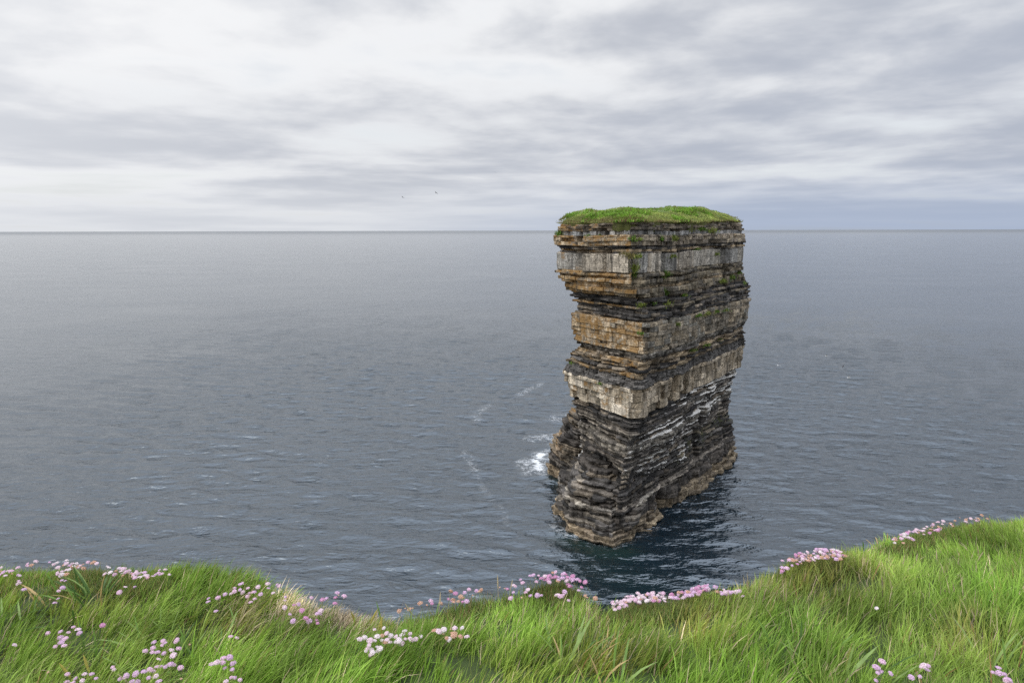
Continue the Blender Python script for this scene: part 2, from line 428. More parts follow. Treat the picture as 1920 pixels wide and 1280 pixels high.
def build_land():
    def grow(lo, hi, step, flo, fhi, g=1.10):
        a = list(np.arange(lo, hi, step)); s, v = step, a[-1]
        while v < fhi: s *= g; v += s; a.append(v)
        s, v, b = step, lo, []
        while v > flo: s *= g; v -= s; b.append(v)
        return np.array(b[::-1] + a)
    xs = grow(-4.2, 5.0, 0.045, -400, 400)
    back = [0.0]; s = 0.03
    while back[-1] < 320:
        back.append(back[-1] + s)
        if back[-1] > 2.6: s *= 1.15
        else: s = min(s * 1.08, 0.06)
    back = np.array(back)[::-1]
    ye = edge_y(xs)
    X = np.tile(xs, (len(back), 1)); Y = ye[None, :] - back[:, None]
    Z = ground(X, Y)
    curl = [(0.03, -0.012), (0.06, -0.04), (0.085, -0.09), (0.095, -0.16), (0.07, -0.26)]
    ez = ground(xs, ye)
    X2 = np.tile(xs, (len(curl), 1))
    Y2 = np.array([ye + c[0] + 0.02 * vnoise(xs * 9, c[1] * 12 + 0 * xs, 0, 3) for c in curl])
    Z2 = np.array([ez + c[1] for c in curl])
    X, Y, Z = np.vstack([X, X2]), np.vstack([Y, Y2]), np.vstack([Z, Z2])
    ny, nx = X.shape
    idx = np.arange(ny * nx).reshape(ny, nx)
    quads = np.stack([idx[:-1, :-1], idx[:-1, 1:], idx[1:, 1:], idx[1:, :-1]], -1).reshape(-1, 4)
    me = np_mesh('ground', np.stack([X, Y, Z], -1).reshape(-1, 3), quads, smooth_=True)
    add('ground', me, M_SOIL, kind='structure', label='grassy turf of the headland running to the cliff edge')
    # cliff below the turf
    drops = np.concatenate([np.linspace(-0.2, -4, 14), np.linspace(-4.6, -50.5, 80)])
    xs2 = xs[::2]; ye2 = edge_y(xs2); ez2 = ground(xs2, ye2)
    step = np.repeat(np.random.default_rng(3).uniform(-0.5, 0.0, len(drops) // 2 + 1), 2)[:len(drops)]
    X = np.tile(xs2, (len(drops), 1)); D = np.tile(drops[:, None], (1, len(xs2)))
    rough = step[:, None] * np.clip(-D / 4, 0.05, 1) + 0.8 * np.clip((-D - 1) / 6, 0, 1) * fbm(X * 0.25, D * 0.2, 0.5, 31)
    Y = ye2[None, :] - 0.02 + rough - 0.02 * D * 0 - 0.12
    Z = ez2[None, :] + D
    ny, nx = X.shape
    idx = np.arange(ny * nx).reshape(ny, nx)
    quads = np.stack([idx[:-1, :-1], idx[:-1, 1:], idx[1:, 1:], idx[1:, :-1]], -1).reshape(-1, 4)
    n = ny * nx
    tone = (0.05 + 0.05 * (vnoise(0 * D, D * 1.1, 0, 9) * .5 + .5)).ravel()
    me = np_mesh('cliff', np.stack([X, Y, Z], -1).reshape(-1, 3), quads, attrs={
        'Col': ('C', np.stack([tone * 1.1, tone, tone * 0.85], -1)), 'crack': ('F', np.full(n, 0.3))})
    add('cliff', me, M_ROCK, kind='structure', label='layered dark cliff below the turf edge')
build_land()

# ------------------------------------------------------------------ the sea stack
stack = empty('sea_stack', (26, 120, 0), label='tall layered rock sea stack with grassy top standing in the sea', category='sea stack')
ST0 = Vector((26, 120, 0))
CEN = np.array([27.0, 124.0])
def z_at(y, Y=97.5, px=1192):
    return at_y(px, y, Y).z
def x_at(px, py, Y):
    return at_y(px, py, Y).x

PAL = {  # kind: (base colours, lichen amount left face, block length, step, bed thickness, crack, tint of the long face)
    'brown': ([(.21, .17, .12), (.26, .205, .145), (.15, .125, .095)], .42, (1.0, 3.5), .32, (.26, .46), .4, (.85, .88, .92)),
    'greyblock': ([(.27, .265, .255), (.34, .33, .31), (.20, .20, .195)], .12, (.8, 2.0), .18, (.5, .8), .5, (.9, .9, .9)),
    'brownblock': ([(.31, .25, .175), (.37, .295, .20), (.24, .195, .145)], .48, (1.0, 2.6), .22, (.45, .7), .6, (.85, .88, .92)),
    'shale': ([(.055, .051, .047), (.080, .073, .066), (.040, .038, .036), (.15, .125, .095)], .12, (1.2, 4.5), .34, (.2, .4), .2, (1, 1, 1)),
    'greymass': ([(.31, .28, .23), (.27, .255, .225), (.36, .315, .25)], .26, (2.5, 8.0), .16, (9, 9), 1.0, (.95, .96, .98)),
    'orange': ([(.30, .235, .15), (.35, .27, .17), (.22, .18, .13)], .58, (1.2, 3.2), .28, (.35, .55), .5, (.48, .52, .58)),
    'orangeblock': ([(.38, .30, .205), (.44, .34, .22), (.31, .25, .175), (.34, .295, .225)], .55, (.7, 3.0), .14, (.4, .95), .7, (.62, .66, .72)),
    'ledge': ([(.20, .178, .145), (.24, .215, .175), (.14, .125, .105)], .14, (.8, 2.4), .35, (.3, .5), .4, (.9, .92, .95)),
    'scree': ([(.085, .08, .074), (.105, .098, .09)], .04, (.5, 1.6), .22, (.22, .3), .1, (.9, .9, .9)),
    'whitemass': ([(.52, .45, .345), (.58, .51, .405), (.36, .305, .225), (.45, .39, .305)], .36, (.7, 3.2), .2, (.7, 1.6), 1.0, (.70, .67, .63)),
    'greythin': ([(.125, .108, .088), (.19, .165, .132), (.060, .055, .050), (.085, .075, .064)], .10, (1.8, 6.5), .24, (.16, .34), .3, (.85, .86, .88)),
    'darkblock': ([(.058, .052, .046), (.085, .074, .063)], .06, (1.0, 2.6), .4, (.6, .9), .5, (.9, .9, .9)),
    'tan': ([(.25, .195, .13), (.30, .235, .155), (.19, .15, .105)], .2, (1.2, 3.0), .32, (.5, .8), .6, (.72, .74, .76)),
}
def warp(x, y):   # gentle undulation of the bedding
    return 0.28 * vnoise(x / 9, y / 9, 0.4, 91) + 0.05 * vnoise(x / 2.7, y / 2.7, 0.4, 92)
GULLIES = [(10.3, 29.0, 42.0, 1.0, 2.2), (0.6, 36.5, 42.2, .7, 1.3), (4.6, 38, 46, .35, 1.0), (16.5, 41, 47, .5, 1.2), (24, 30, 40, .7, 1.2), (30, 5, 16, .9, 1.2),
           (-6.2, 41.5, 47, .5, 1.4), (-12.5, 41.0, 46.5, .9, 1.7), (-3.0, 20, 27, .4, .9), (-9.0, 24, 31, .4, 1.0), (37, 24, 44, .8, 1.2), (14.2, -3, 3.2, 1.3, 2.4), (8, -3, 1.5, .8, 1.2)]
# y_top, y_bottom at the near corner (photo rows), kind, x of left silhouette / corner / right silhouette, inset top, inset bottom
ZONES = [
    (419, 434, 'brown', 1047, 1190, 1388, .5, .3),
    (434, 443, 'greyblock', 1049, 1190, 1391, .55, .55),
    (443, 464, 'brownblock', 1040, 1192, 1397, -.1, .2),
    (464, 480, 'shale', 1050, 1188, 1394, .9, .6),
    (480, 516, 'greymass', 1043, 1188, 1394, 0, 0),
    (516, 542, 'orange', 1045, 1193, 1399, .1, .3),
    (542, 548, 'shale', 1056, 1190, 1405, .7, .6),
    (548, 563, 'orange', 1060, 1198, 1408, .35, .5),
    (563, 582, 'shale', 1067, 1203, 1408, .8, .7),
    (582, 586, 'orange', 1068, 1208, 1407, .5, .5),
    (586, 611, 'shale', 1072, 1210, 1406, .9, .6),
    (611, 670, 'orangeblock', 1074, 1216, 1402, -.15, .15),
    (670, 682, 'ledge', 1076, 1210, 1399, .6, .9),
    (682, 716, 'shale', 1072, 1202, 1396, 1.0, .9),
    (716, 735, 'scree', 1064, 1196, 1393, .8, .2),
    (735, 790, 'whitemass', 1060, 1192, 1387, -.1, .2),
    (790, 806, 'shale', 1077, 1187, 1380, 1.1, .8),
    (806, 836, 'greythin', 1080, 1181, 1376, .5, .7),
    (836, 846, 'shale', 1081, 1177, 1374, 1.4, 1.1),
    (846, 864, 'ledge', 1083, 1178, 1373, .2, .3),
    (864, 902, 'greythin', 1085, 1170, 1372, .4, 1.3),
    (902, 946, 'shale', 1085, 1163, 1371, 2.0, .5),
    (946, 972, 'greythin', 1085, 1160, 1371, 0, -.3),
    (972, 996, 'darkblock', 1085, 1160, 1371, -.4, -.6),
    (996, 1062, 'tan', 1085, 1157, 1373, -.9, -1.4),
]
ys_ = np.array([(a + b) / 2 for a, b, *_ in ZONES])
def sil(y, k):
    return float(np.interp(y, ys_, [z[k] for z in ZONES]))

def outline(poly, vis, chamf=0.5, step=0.36, far=2.5):
    """poly: list of 2D corners, counter clockwise. returns s, P, N, edge index (closed, without last=first)"""
    poly = np.array(poly, float); n = len(poly)
    S, P, N, E = [], [], [], []
    s0 = 0.0
    for i in range(n):
        a, b = poly[i], poly[(i + 1) % n]
        L = np.linalg.norm(b - a); t = (b - a) / L; nr = np.array([t[1], -t[0]])
        m = max(2, int(L / (step if vis[i] else far)))
        for j in range(m):
            u = (j + 0.5) / m
            S.append(s0 + u * L); P.append(a + (b - a) * u); N.append(nr); E.append(i)
        s0 += L
    P, N, S, E = np.array(P), np.array(N), np.array(S), np.array(E)
    # soften normals and positions at corners
    for _ in range(2):
        N2 = N + 0.5 * (np.roll(N, 1, 0) + np.roll(N, -1, 0)); N = N2 / np.linalg.norm(N2, axis=1)[:, None]
    return S, P, N, E, s0

def bed_mesh(name, poly, vis, z0, z1, kind, rng, inset0, inset1, cen, left_edges=(0,), recess=None, guano=None, moss=None, rowstep=0.5, dipf=None, sd=0, tag_main=False):
    cols, lich, blen, stp, thick, crack, rt = PAL[kind]
    S, P, N, E, tot = outline(poly, vis)
    zc_h = (z0 + z1) / 2
    if kind == 'shale' and zc_h > 24 and rng.random() < .28: cols = [(.20, .155, .10), (.15, .12, .085)]; lich = .5
    # joints
    joints = [rng.uniform(0, 1)]
    while joints[-1] < tot: joints.append(joints[-1] + rng.uniform(*blen))
    joints = np.array(joints[:-1])
    offs = rng.normal(0, 1, len(joints) + 1).clip(-1.8, 1.8) * stp * 0.55
    tone = rng.uniform(0.75, 1.28, len(joints) + 1)
    cid = rng.integers(0, len(cols), len(joints) + 1)
    w = 0.05
    bright = rng.choice([.55, .8, 1.0, 1.25, 1.45]) if kind in ('shale', 'greythin', 'ledge') else rng.uniform(.85, 1.15)
    allS = np.concatenate([S, joints - w, joints, joints + w])
    order = np.argsort(allS % tot)
    Sx = (allS % tot)[order]
    isj = np.concatenate([np.zeros(len(S)), np.zeros(len(joints)), np.ones(len(joints)), np.zeros(len(joints))])[order]
    ext = np.concatenate([S - tot, S, S + tot])
    Px = np.stack([np.interp(Sx, ext, np.tile(P[:, k], 3)) for k in (0, 1)], -1)
    Nx = np.stack([np.interp(Sx, ext, np.tile(N[:, k], 3)) for k in (0, 1)], -1)
    Nx /= np.linalg.norm(Nx, axis=1)[:, None]
    bl = np.searchsorted(joints, Sx, 'right')
    Ei = E[np.clip(np.searchsorted(S, Sx), 0, len(E) - 1)]
    isl = np.isin(Ei, left_edges).astype(float)
    zc_ = (z0 + z1) / 2
    big = 0.75 * vnoise(Px[:, 0] / 6.5, Px[:, 1] / 6.5, zc_ / 7, 41 + sd) + 0.26 * vnoise(Px[:, 0] / 2.2, Px[:, 1] / 2.2, zc_ / 2.6, 42 + sd)
    if kind in ('whitemass', 'greymass', 'orangeblock'): big = big * 0.6
    # a few deep vertical gullies shared by neighbouring beds
    gul = vnoise(Px[:, 0] / 3.1 + 7, Px[:, 1] / 3.1, zc_ / 30, 43 + sd)
    gul = -1.2 * np.clip((gul - 0.62) / 0.25, 0, 1)
    if tag_main:
        sl_ = np.linalg.norm(np.array(poly[1]) - np.array(poly[0]))
        for gs, g0, g1, gw, gd in GULLIES:
            if g0 < zc_ < g1:
                gul = np.minimum(gul, -gd * np.exp(-((Sx - sl_ - gs) / gw) ** 4))
    if kind in ('shale', 'greythin', 'brown', 'ledge', 'orange', 'tan', 'darkblock'):
        a_ = {'shale': .42, 'greythin': .24, 'ledge': .24, 'tan': .6, 'darkblock': .5}.get(kind, .34)
        sd2 = int(rng.integers(0, 9999))
        big = big + a_ * vnoise(Px[:, 0] / 6.5, Px[:, 1] / 6.5, 0, sd2) + .5 * a_ * vnoise(Px[:, 0] / 1.5, Px[:, 1] / 1.5, 0, sd2 + 1)
    base = big + gul + offs[bl] - isj * rng.uniform(.05, .4, len(Sx)) * (0.4 if stp < .2 else 1)
    if tag_main or sd:
        # joint bounded faces standing proud or broken back over several beds
        for Lc, hc, am, q in ((5.2, 5.5, .42, 1), (2.3, 2.8, .26, 2), (1.3, 1.2, .12, 3)):
            cell = np.floor(Sx / Lc + .35 * vnoise(Sx * 0 + zc_ / hc, Sx * 0, 0, 200 + q))
            lev = np.floor(zc_ / hc + _hash(cell, cell * 0, cell * 0, 210 + q))
            v_ = _hash(cell, lev, cell * 0, 220 + q) * 2 - 1
            base = base + am * v_ * (1.7 if sd else 0.65 if kind in ('greythin', 'shale', 'ledge') else 0.55 if kind in ('whitemass', 'orangeblock', 'greymass') else 1)
    if recess is not None:
        base = base - recess(Sx, Px, tot)
    t = z1 - z0
    nrow = max(2, int(round(t / rowstep)) + 1)
    rows = []
    for k in range(nrow):
        f = k / (nrow - 1)
        rows.append((z0 + t * f, inset0 * (1 - f) + inset1 * f, f))
    bev = min(0.10, t * 0.22)
    prof = [(rows[0][0], rows[0][1] + bev * 1.3, 0.0), (rows[0][0] + bev, rows[0][1], 0.02)] + rows[1:-1] + [(rows[-1][0] - bev * .8, rows[-1][1], .98), (rows[-1][0], rows[-1][1] + bev, 1.0)]
    V, C, LI, GU, MO, CR = [], [], [], [], [], []
    colarr = np.array(cols)
    def put(xy, z, dark=1.0, top=False):
        n = len(xy)
        zz = np.full(n, z)
        zz = zz + (0.05 * vnoise(xy[:, 0] * 1.3, xy[:, 1] * 1.3, z * 2, 51) if not top else 0)
        zz = zz + warp(Px[:, 0], Px[:, 1])
        if dipf is not None: zz = zz + dipf(xy)
        V.append(np.column_stack([xy, zz]))
        c = colarr[cid[bl]] * (tone[bl] * bright)[:, None] * dark
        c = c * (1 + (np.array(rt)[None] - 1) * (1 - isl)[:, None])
        C.append(c)
        ln = np.clip(lich * (0.25 + 0.75 * isl) + 0.22 * vnoise(xy[:, 0] * .35, xy[:, 1] * .35, z * .3, 61), 0, 1) * (1 if lich > .1 else .5)
        LI.append(ln)
        GU.append(np.zeros(n) if guano is None else guano(xy, z, isl, top) * (1.0 if z > z1 - .14 else .25))
        MO.append(np.zeros(n) if moss is None else moss(xy, z, isl, top))
        CR.append(np.full(n, crack))
    def inner(f, z, top):
        xy = cen + (Px - cen) * f
        put(xy, z, 0.8, True)
    inner(0.55, z0 + 0.01, False)
    for z, ins, f in prof:
        jit = 0.07 * vnoise(Px[:, 0] * 2.3, Px[:, 1] * 2.3, z * 2.9, 71) + 0.10 * vnoise(Px[:, 0] * .9, Px[:, 1] * .9, z * 1.1, 72)
        xy = Px + Nx * (base - ins * (isl + .55 * (1 - isl) if (tag_main and ins > 0) else 1.0) + jit)[:, None]
        put(xy, z)
    inner(0.55, z1 - 0.01, True)
    R = len(V); n = len(Px)
    V = np.concatenate(V)
    idx = np.arange(R * n).reshape(R, n); nx = np.roll(idx, -1, 1)
    quads = np.stack([idx[:-1], nx[:-1], nx[1:], idx[1:]], -1).reshape(-1, 4)
    V = V - np.array(ST0)
    me = np_mesh(name, V, quads, attrs={'Col': ('C', np.concatenate(C)), 'lichen': ('F', np.concatenate(LI)), 'guano': ('F', np.concatenate(GU)),
                                        'moss': ('F', np.concatenate(MO)), 'crack': ('F', np.concatenate(CR))})
    return me, (S, P, N, tot)

def block_mesh(name, fr, s0, s1, z0, z1, out, depth, kind, rng, left, lichadd=0.0, guano=0.0):
    """one joint-bounded block: fr(s) -> point, normal"""
    cols, lich, blen, stp, thick, crack, rt = PAL[kind]
    c = np.array(cols[rng.integers(0, len(cols))]) * rng.uniform(.7, 1.3)
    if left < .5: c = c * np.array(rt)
    g = 0.014
    us = [s0 + g, s0 + g + .06, (s0 + s1) / 2, s1 - g - .06, s1 - g]
    vs_ = [z0 + g, z0 + g + .05, (z0 + z1) / 2, z1 - g - .05, z1 - g]
    V = []
    for j, z in enumerate(vs_):
        for i, s in enumerate(us):
            p, nr = fr(s)
            o = out + rng.uniform(-.05, .05)
            if i in (0, 4): o -= rng.uniform(.01, .07)
            if j in (0, 4): o -= rng.uniform(.01, .06)
            zz = z + (rng.uniform(-.03, .03))
            q = p + nr * o
            V.append((q[0], q[1], zz + float(warp(*p))))
    for z in (z0 + g, z1 - g):
        for s in (s0 + g, s1 - g):
            p, nr = fr(s); q = p + nr * (out - depth); V.append((q[0], q[1], z + float(warp(*p))))
    F = []
    for j in range(4):
        for i in range(4):
            a = j * 5 + i; F.append((a, a + 1, a + 6, a + 5))
    T = []
    b0, b1, b2, b3 = 25, 26, 27, 28
    for i in range(4): T.append((i + 1, i, b0 if i < 2 else b1)); T.append((20 + i, 21 + i, b2 if i < 2 else b3))
    T += [(2, b0, b1), (22, b3, b2)]
    for j in range(4): T.append((j * 5, j * 5 + 5, b0 if j < 2 else b2)); T.append((j * 5 + 9, j * 5 + 4, b1 if j < 2 else b3))
    T += [(10, b2, b0), (14, b1, b3)]
    n = len(V)
    V = np.array(V) - np.array(ST0)
    li = np.clip(lich * (.25 + .75 * left) + rng.uniform(-.14, .16) + lichadd, 0, 1)
    return np_mesh(name, V, F, T, attrs={'Col': ('C', np.tile(c, (n, 1))), 'lichen': ('F', np.full(n, li)), 'guano': ('F', np.full(n, guano)),
                                         'moss': ('F', np.zeros(n)), 'crack': ('F', np.full(n, crack * .8))})

GF = [1.0]
def guano_f(xy, z, isl, top):
    if z > 19.6: return np.zeros(len(xy))
    # lime collects on the far two thirds of the long face below the pale bed
    t = np.clip(((xy - STACK_C0) @ (STACK_R0 - STACK_C0)) / np.sum((STACK_R0 - STACK_C0) ** 2), 0, 1)
    band = np.exp(-((z - (16.5 + 5.0 * (t - .5))) / 4.2) ** 2)
    hot = np.exp(-((t - .78) / .22) ** 2) * np.exp(-((z - 18.0) / 3.5) ** 2)
    g = 0.95 * band * (0.4 + t) + 0.9 * hot + 0.75 * np.exp(-((z - 9) / 3.0) ** 2) * np.exp(-((t - .4) / .35) ** 2) + (0.18 if 19 < z < 30 else 0) * t
    return np.clip(g * GF[0] * (1 - isl) * (1.25 if top else 1.0), 0, 1)
def moss_f(xy, z, isl, top):
    t = np.clip(((xy - STACK_C0) @ (STACK_R0 - STACK_C0)) / np.sum((STACK_R0 - STACK_C0) ** 2), 0, 1)
    g = 0.55 * np.exp(-((z - 6.5 - 3 * t) / 3.0) ** 2) * np.clip((t - .15) * 3, 0, 1)
    return g * (1 - isl)

RIGHT_SIL = np.array([(405, 1388), (430, 1390), (455, 1397), (475, 1395), (505, 1394), (525, 1402), (545, 1409), (560, 1408), (590, 1404), (620, 1400), (650, 1396), (690, 1384), (720, 1378), (760, 1374), (800, 1371), (850, 1373), (900, 1374)], float)
LEFT_SIL = np.array([(415, 1050), (430, 1046), (445, 1041), (465, 1040), (472, 1049), (482, 1043), (505, 1040), (520, 1047), (540, 1051), (560, 1068), (600, 1071), (650, 1075), (662, 1063), (675, 1058), (700, 1059), (725, 1066), (745, 1072), (760, 1078), (790, 1080), (1100, 1085)], float)
def stack_poly(y, dz=0.0):
    xc = sil(y, 4)
    z = z_at(y)
    def X(px, Y):
        # column of the photo at this height and distance
        d = CAM_R.transposed() @ Vector((0, Y, z - H))
        return (px - 960) / F_PX * (-d.z)
    def row(Y):
        d = CAM_R.transposed() @ Vector((20, Y, z - H))
        return 640 - F_PX * d.y / -d.z
    xl = float(np.interp(row(113.5), LEFT_SIL[:, 0], LEFT_SIL[:, 1])); xr = float(np.interp(row(138.0), RIGHT_SIL[:, 0], RIGHT_SIL[:, 1]))
    C = (X(xc, 97.5), 97.5); L = (X(xl, 113.5), 113.5); R = (X(xr, 138.0), 138.0)
    ch = 1.0 + 0.9 * float(vnoise(z / 3.1, 0.5, 0.5, 301)) + 0.45 * float(vnoise(z / 0.9, 0.5, 0.5, 302)) + dz
    ch = min(max(ch, 0.25), 2.6); ca = np.array(C); la = np.array(L); ra = np.array(R)
    C1 = ca + (la - ca) / np.linalg.norm(la - ca) * ch * .8
    C2 = ca + (ra - ca) / np.linalg.norm(ra - ca) * ch * 1.5
    M1 = (C[0] + (R[0] - C[0]) * .35 + .5, C[1] + (R[1] - C[1]) * .35)
    return [L, tuple(C1), tuple(C2), M1, R, (R[0] - 2.5, 146), (L[0] + 22, 150), (L[0] + 3.5, 124)], [True, True, True, True, True, False, False, False]

def build_stack():
    rng = np.random.default_rng(23)
    nblocks = 0
    for (yt, yb, kind, xl, xc, xr, i_t, i_b) in ZONES:
        zt, zb = z_at(yt), z_at(yb)
        th = PAL[kind][4]
        # split the zone into beds
        zs = [zb]
        while zs[-1] < zt - 1e-6:
            nz = zs[-1] + rng.uniform(*th)
            if zt - nz < th[0] * .6: nz = zt
            zs.append(min(nz, zt))
        blocky = kind in ('orangeblock', 'whitemass', 'brownblock', 'greyblock')
        zone_j = [0.4]; zoff = {}
        while zone_j[-1] < 45: zone_j.append(zone_j[-1] + rng.uniform(*PAL[kind][2]))
        for a, b in zip(zs[:-1], zs[1:]):
            fm = ((a + b) / 2 - zb) / (zt - zb)
            ins = i_b + (i_t - i_b) * fm
            if kind == 'shale': ins += rng.uniform(-.45, .4)
            elif kind in ('greythin', 'brown', 'orange', 'ledge'): ins += rng.uniform(-.3, .3)
            elif kind == 'scree': ins += rng.uniform(-.08, .08)
            ym = yb + (yt - yb) * fm
            poly, vis = stack_poly(ym, rng.normal(0, .22))
            sl = np.linalg.norm(np.array(poly[1]) - np.array(poly[0]))
            reach = sl + (11 if kind in ('orangeblock', 'whitemass') else 7)
            rec = None
            if blocky:
                def rec(Sx, Px, tot, reach=reach):
                    return 0.42 * ((Sx > 0.3) & (Sx < reach)).astype(float)
            if kind == 'whitemass':
                # hollows broken out of the long face of the pale bed
                hs = sl + np.array([13.5, 18.5, 24.0]); hd = np.array([1.5, 1.9, 1.1]); hw = np.array([1.5, 1.4, .7])
                top_ok = np.array([fm > -1, fm > .12, fm < .8])
                def rec(Sx, Px, tot, reach=reach):
                    r = 0.42 * ((Sx > 0.3) & (Sx < reach)).astype(float)
                    for s_, d_, w_, ok in zip(hs, hd, hw, top_ok):
                        if ok: r = np.maximum(r, d_ * (np.abs(Sx - s_) < w_))
                    return r
            GF[0] = rng.choice([0, .15, .5, 1.1, 1.5])
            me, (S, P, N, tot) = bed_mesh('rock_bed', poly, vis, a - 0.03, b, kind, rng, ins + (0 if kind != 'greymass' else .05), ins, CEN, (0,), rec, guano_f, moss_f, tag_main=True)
            bed = add('rock_bed', me, M_ROCK, stack)
            if blocky:
                def fr(s, S=S, P=P, N=N, z=(a + b) / 2):
                    p = np.array([np.interp(s, S, P[:, 0]), np.interp(s, S, P[:, 1])])
                    nr = np.array([np.interp(s, S, N[:, 0]), np.interp(s, S, N[:, 1])]); nr /= np.linalg.norm(nr)
                    k = .6 if True else 1
                    d = 0.42 * vnoise(p[0] / 6.5, p[1] / 6.5, z / 7, 41) + 0.25 * vnoise(p[0] / 2.2, p[1] / 2.2, z / 2.6, 42)
                    return p + nr * d, nr
                s = 0.4; jl = [x_ for x_ in zone_j]
                while s < reach - .4:
                    nxt = [x_ for x_ in jl if x_ > s + .35]
                    L = (nxt[0] + rng.uniform(-.09, .09) - s) if nxt else 2.0
                    if rng.random() < .12 and len(nxt) > 1: L = nxt[1] - s
                    if s < sl < s + L: L = max(sl - s, .35)      # joint at the corner
                    e = min(s + L, reach)
                    ms = (s + e) / 2 - sl
                    ing = any(g0 < (a + b) / 2 < g1 and abs(ms - gs) < gw * .9 for gs, g0, g1, gw, gd in GULLIES)
                    if rng.random() > (.18 if (a < zb + .05 or b > zt - .05) else .07) and not ing:
                        bm = block_mesh('rock_block', fr, s, e, a, b - .01, -ins + rng.normal(0, .05) + zoff.setdefault(round(a, 2), rng.normal(0, .13)) - (.3 if rng.random() < .07 else 0), .9, kind, rng, 1.0 if s < sl - .01 else 0.15)
                        add('rock_block', bm, M_ROCK, bed); nblocks += 1
                    s = e
    print('blocks', nblocks)
build_stack()

# lower buttresses on the seaward and landward feet of the stack
def build_buttress(rows, vis, cen, dip, seed, left):
    """rows: list of (z, polygon) from the foot up"""
    rng = np.random.default_rng(seed)
    zs = [r[0] for r in rows]; polys = np.array([r[1] for r in rows], float)
    z = zs[0]
    while z < zs[-1]:
        t = rng.uniform(.3, .65)
        zm = z + t / 2
        poly = np.stack([np.stack([np.interp(zm, zs, polys[:, i, k]) for k in (0, 1)]) for i in range(polys.shape[1])])
        kind = 'tan' if zm < 1.3 else ('greythin' if rng.random() < .55 else ('shale' if rng.random() < .85 else 'ledge'))
        if zm > 1.3 and rng.random() < .45: kind = 'darkblock'
        if polys.shape[1] and zm > 2 and seed == 5: kind = 'brown' if rng.random() < .4 else kind
        ins = rng.uniform(-.35, .4)
        me, _ = bed_mesh('rock_bed', poly, vis, z - .03, z + t, kind, rng, ins + .1, ins, np.array(cen), left, dipf=dip, sd=seed)
        add('rock_bed', me, M_ROCK, stack)
        z += t
def P2(px, py, z): p = hit_z(px, py, z); return (p.x, p.y)
# landward foot: broad apron under the near corner
a0 = [P2(1062, 905, 0), P2(1053, 945, 0), P2(1062, 996, 0), P2(1112, 1020, 0), P2(1150, 1030, 0), P2(1200, 1012, 0), (24, 108), (20, 122)]
def mv(pl, c, f): return [(c[0] + (x - c[0]) * f, c[1] + (y - c[1]) * f) for x, y in pl]
cA = (15.2, 110)
build_buttress([(-3.2, mv(a0, cA, 1.12)), (0, a0), (2.0, mv(a0, cA, .97)), (4.5, mv(a0, cA, .86)), (7, mv(a0, cA, .62)), (9.5, mv(a0, cA, .42)), (12, mv(a0, cA, .25))],
               [True] * 6 + [False] * 2, cA, None, 4, (0, 1, 2))
# seaward foot: leaning slab behind the left face
b0 = [(16, 136), P2(1040, 868, 0), P2(1028, 884, 0), P2(1045, 905, 0), P2(1075, 915, 0), (16, 122)]
cB = (13.5, 126)
dipB = lambda xy: -0.20 * (xy[:, 0] - cB[0]) + 0.06 * (xy[:, 1] - cB[1])
build_buttress([(-4.5, mv(b0, cB, 1.15)), (-1, b0), (2.5, mv(b0, cB, .93)), (6, mv(b0, cB, .78)), (9.5, mv(b0, cB, .58)), (12.0, mv(b0, cB, .36))],
               [True] * 4 + [False] * 2, cB, dipB, 5, (0, 1, 2))

# low rock step left standing at the far end of the top
def build_top_step():
    rng = np.random.default_rng(77)
    poly, vis = stack_poly(422)
    R = np.array(poly[4]); C = np.array(poly[2]); M = C + (R - C) * .62
    p = [tuple(M + np.array([0.4, .3])), tuple(R), (R[0] - 2.5, 145.5), (M[0] - 3, 144)]
    z = z_at(419) - .1
    for i in range(3):
        t = rng.uniform(.26, .42)
        me, _ = bed_mesh('rock_bed', p, [True, True, False, False], z - .03, z + t, 'brown', rng, .3 + .08 * i, .25 + .08 * i, np.array([M[0] + 3, 141.0]), ())
        add('rock_bed', me, M_ROCK, stack); z += t
build_top_step()

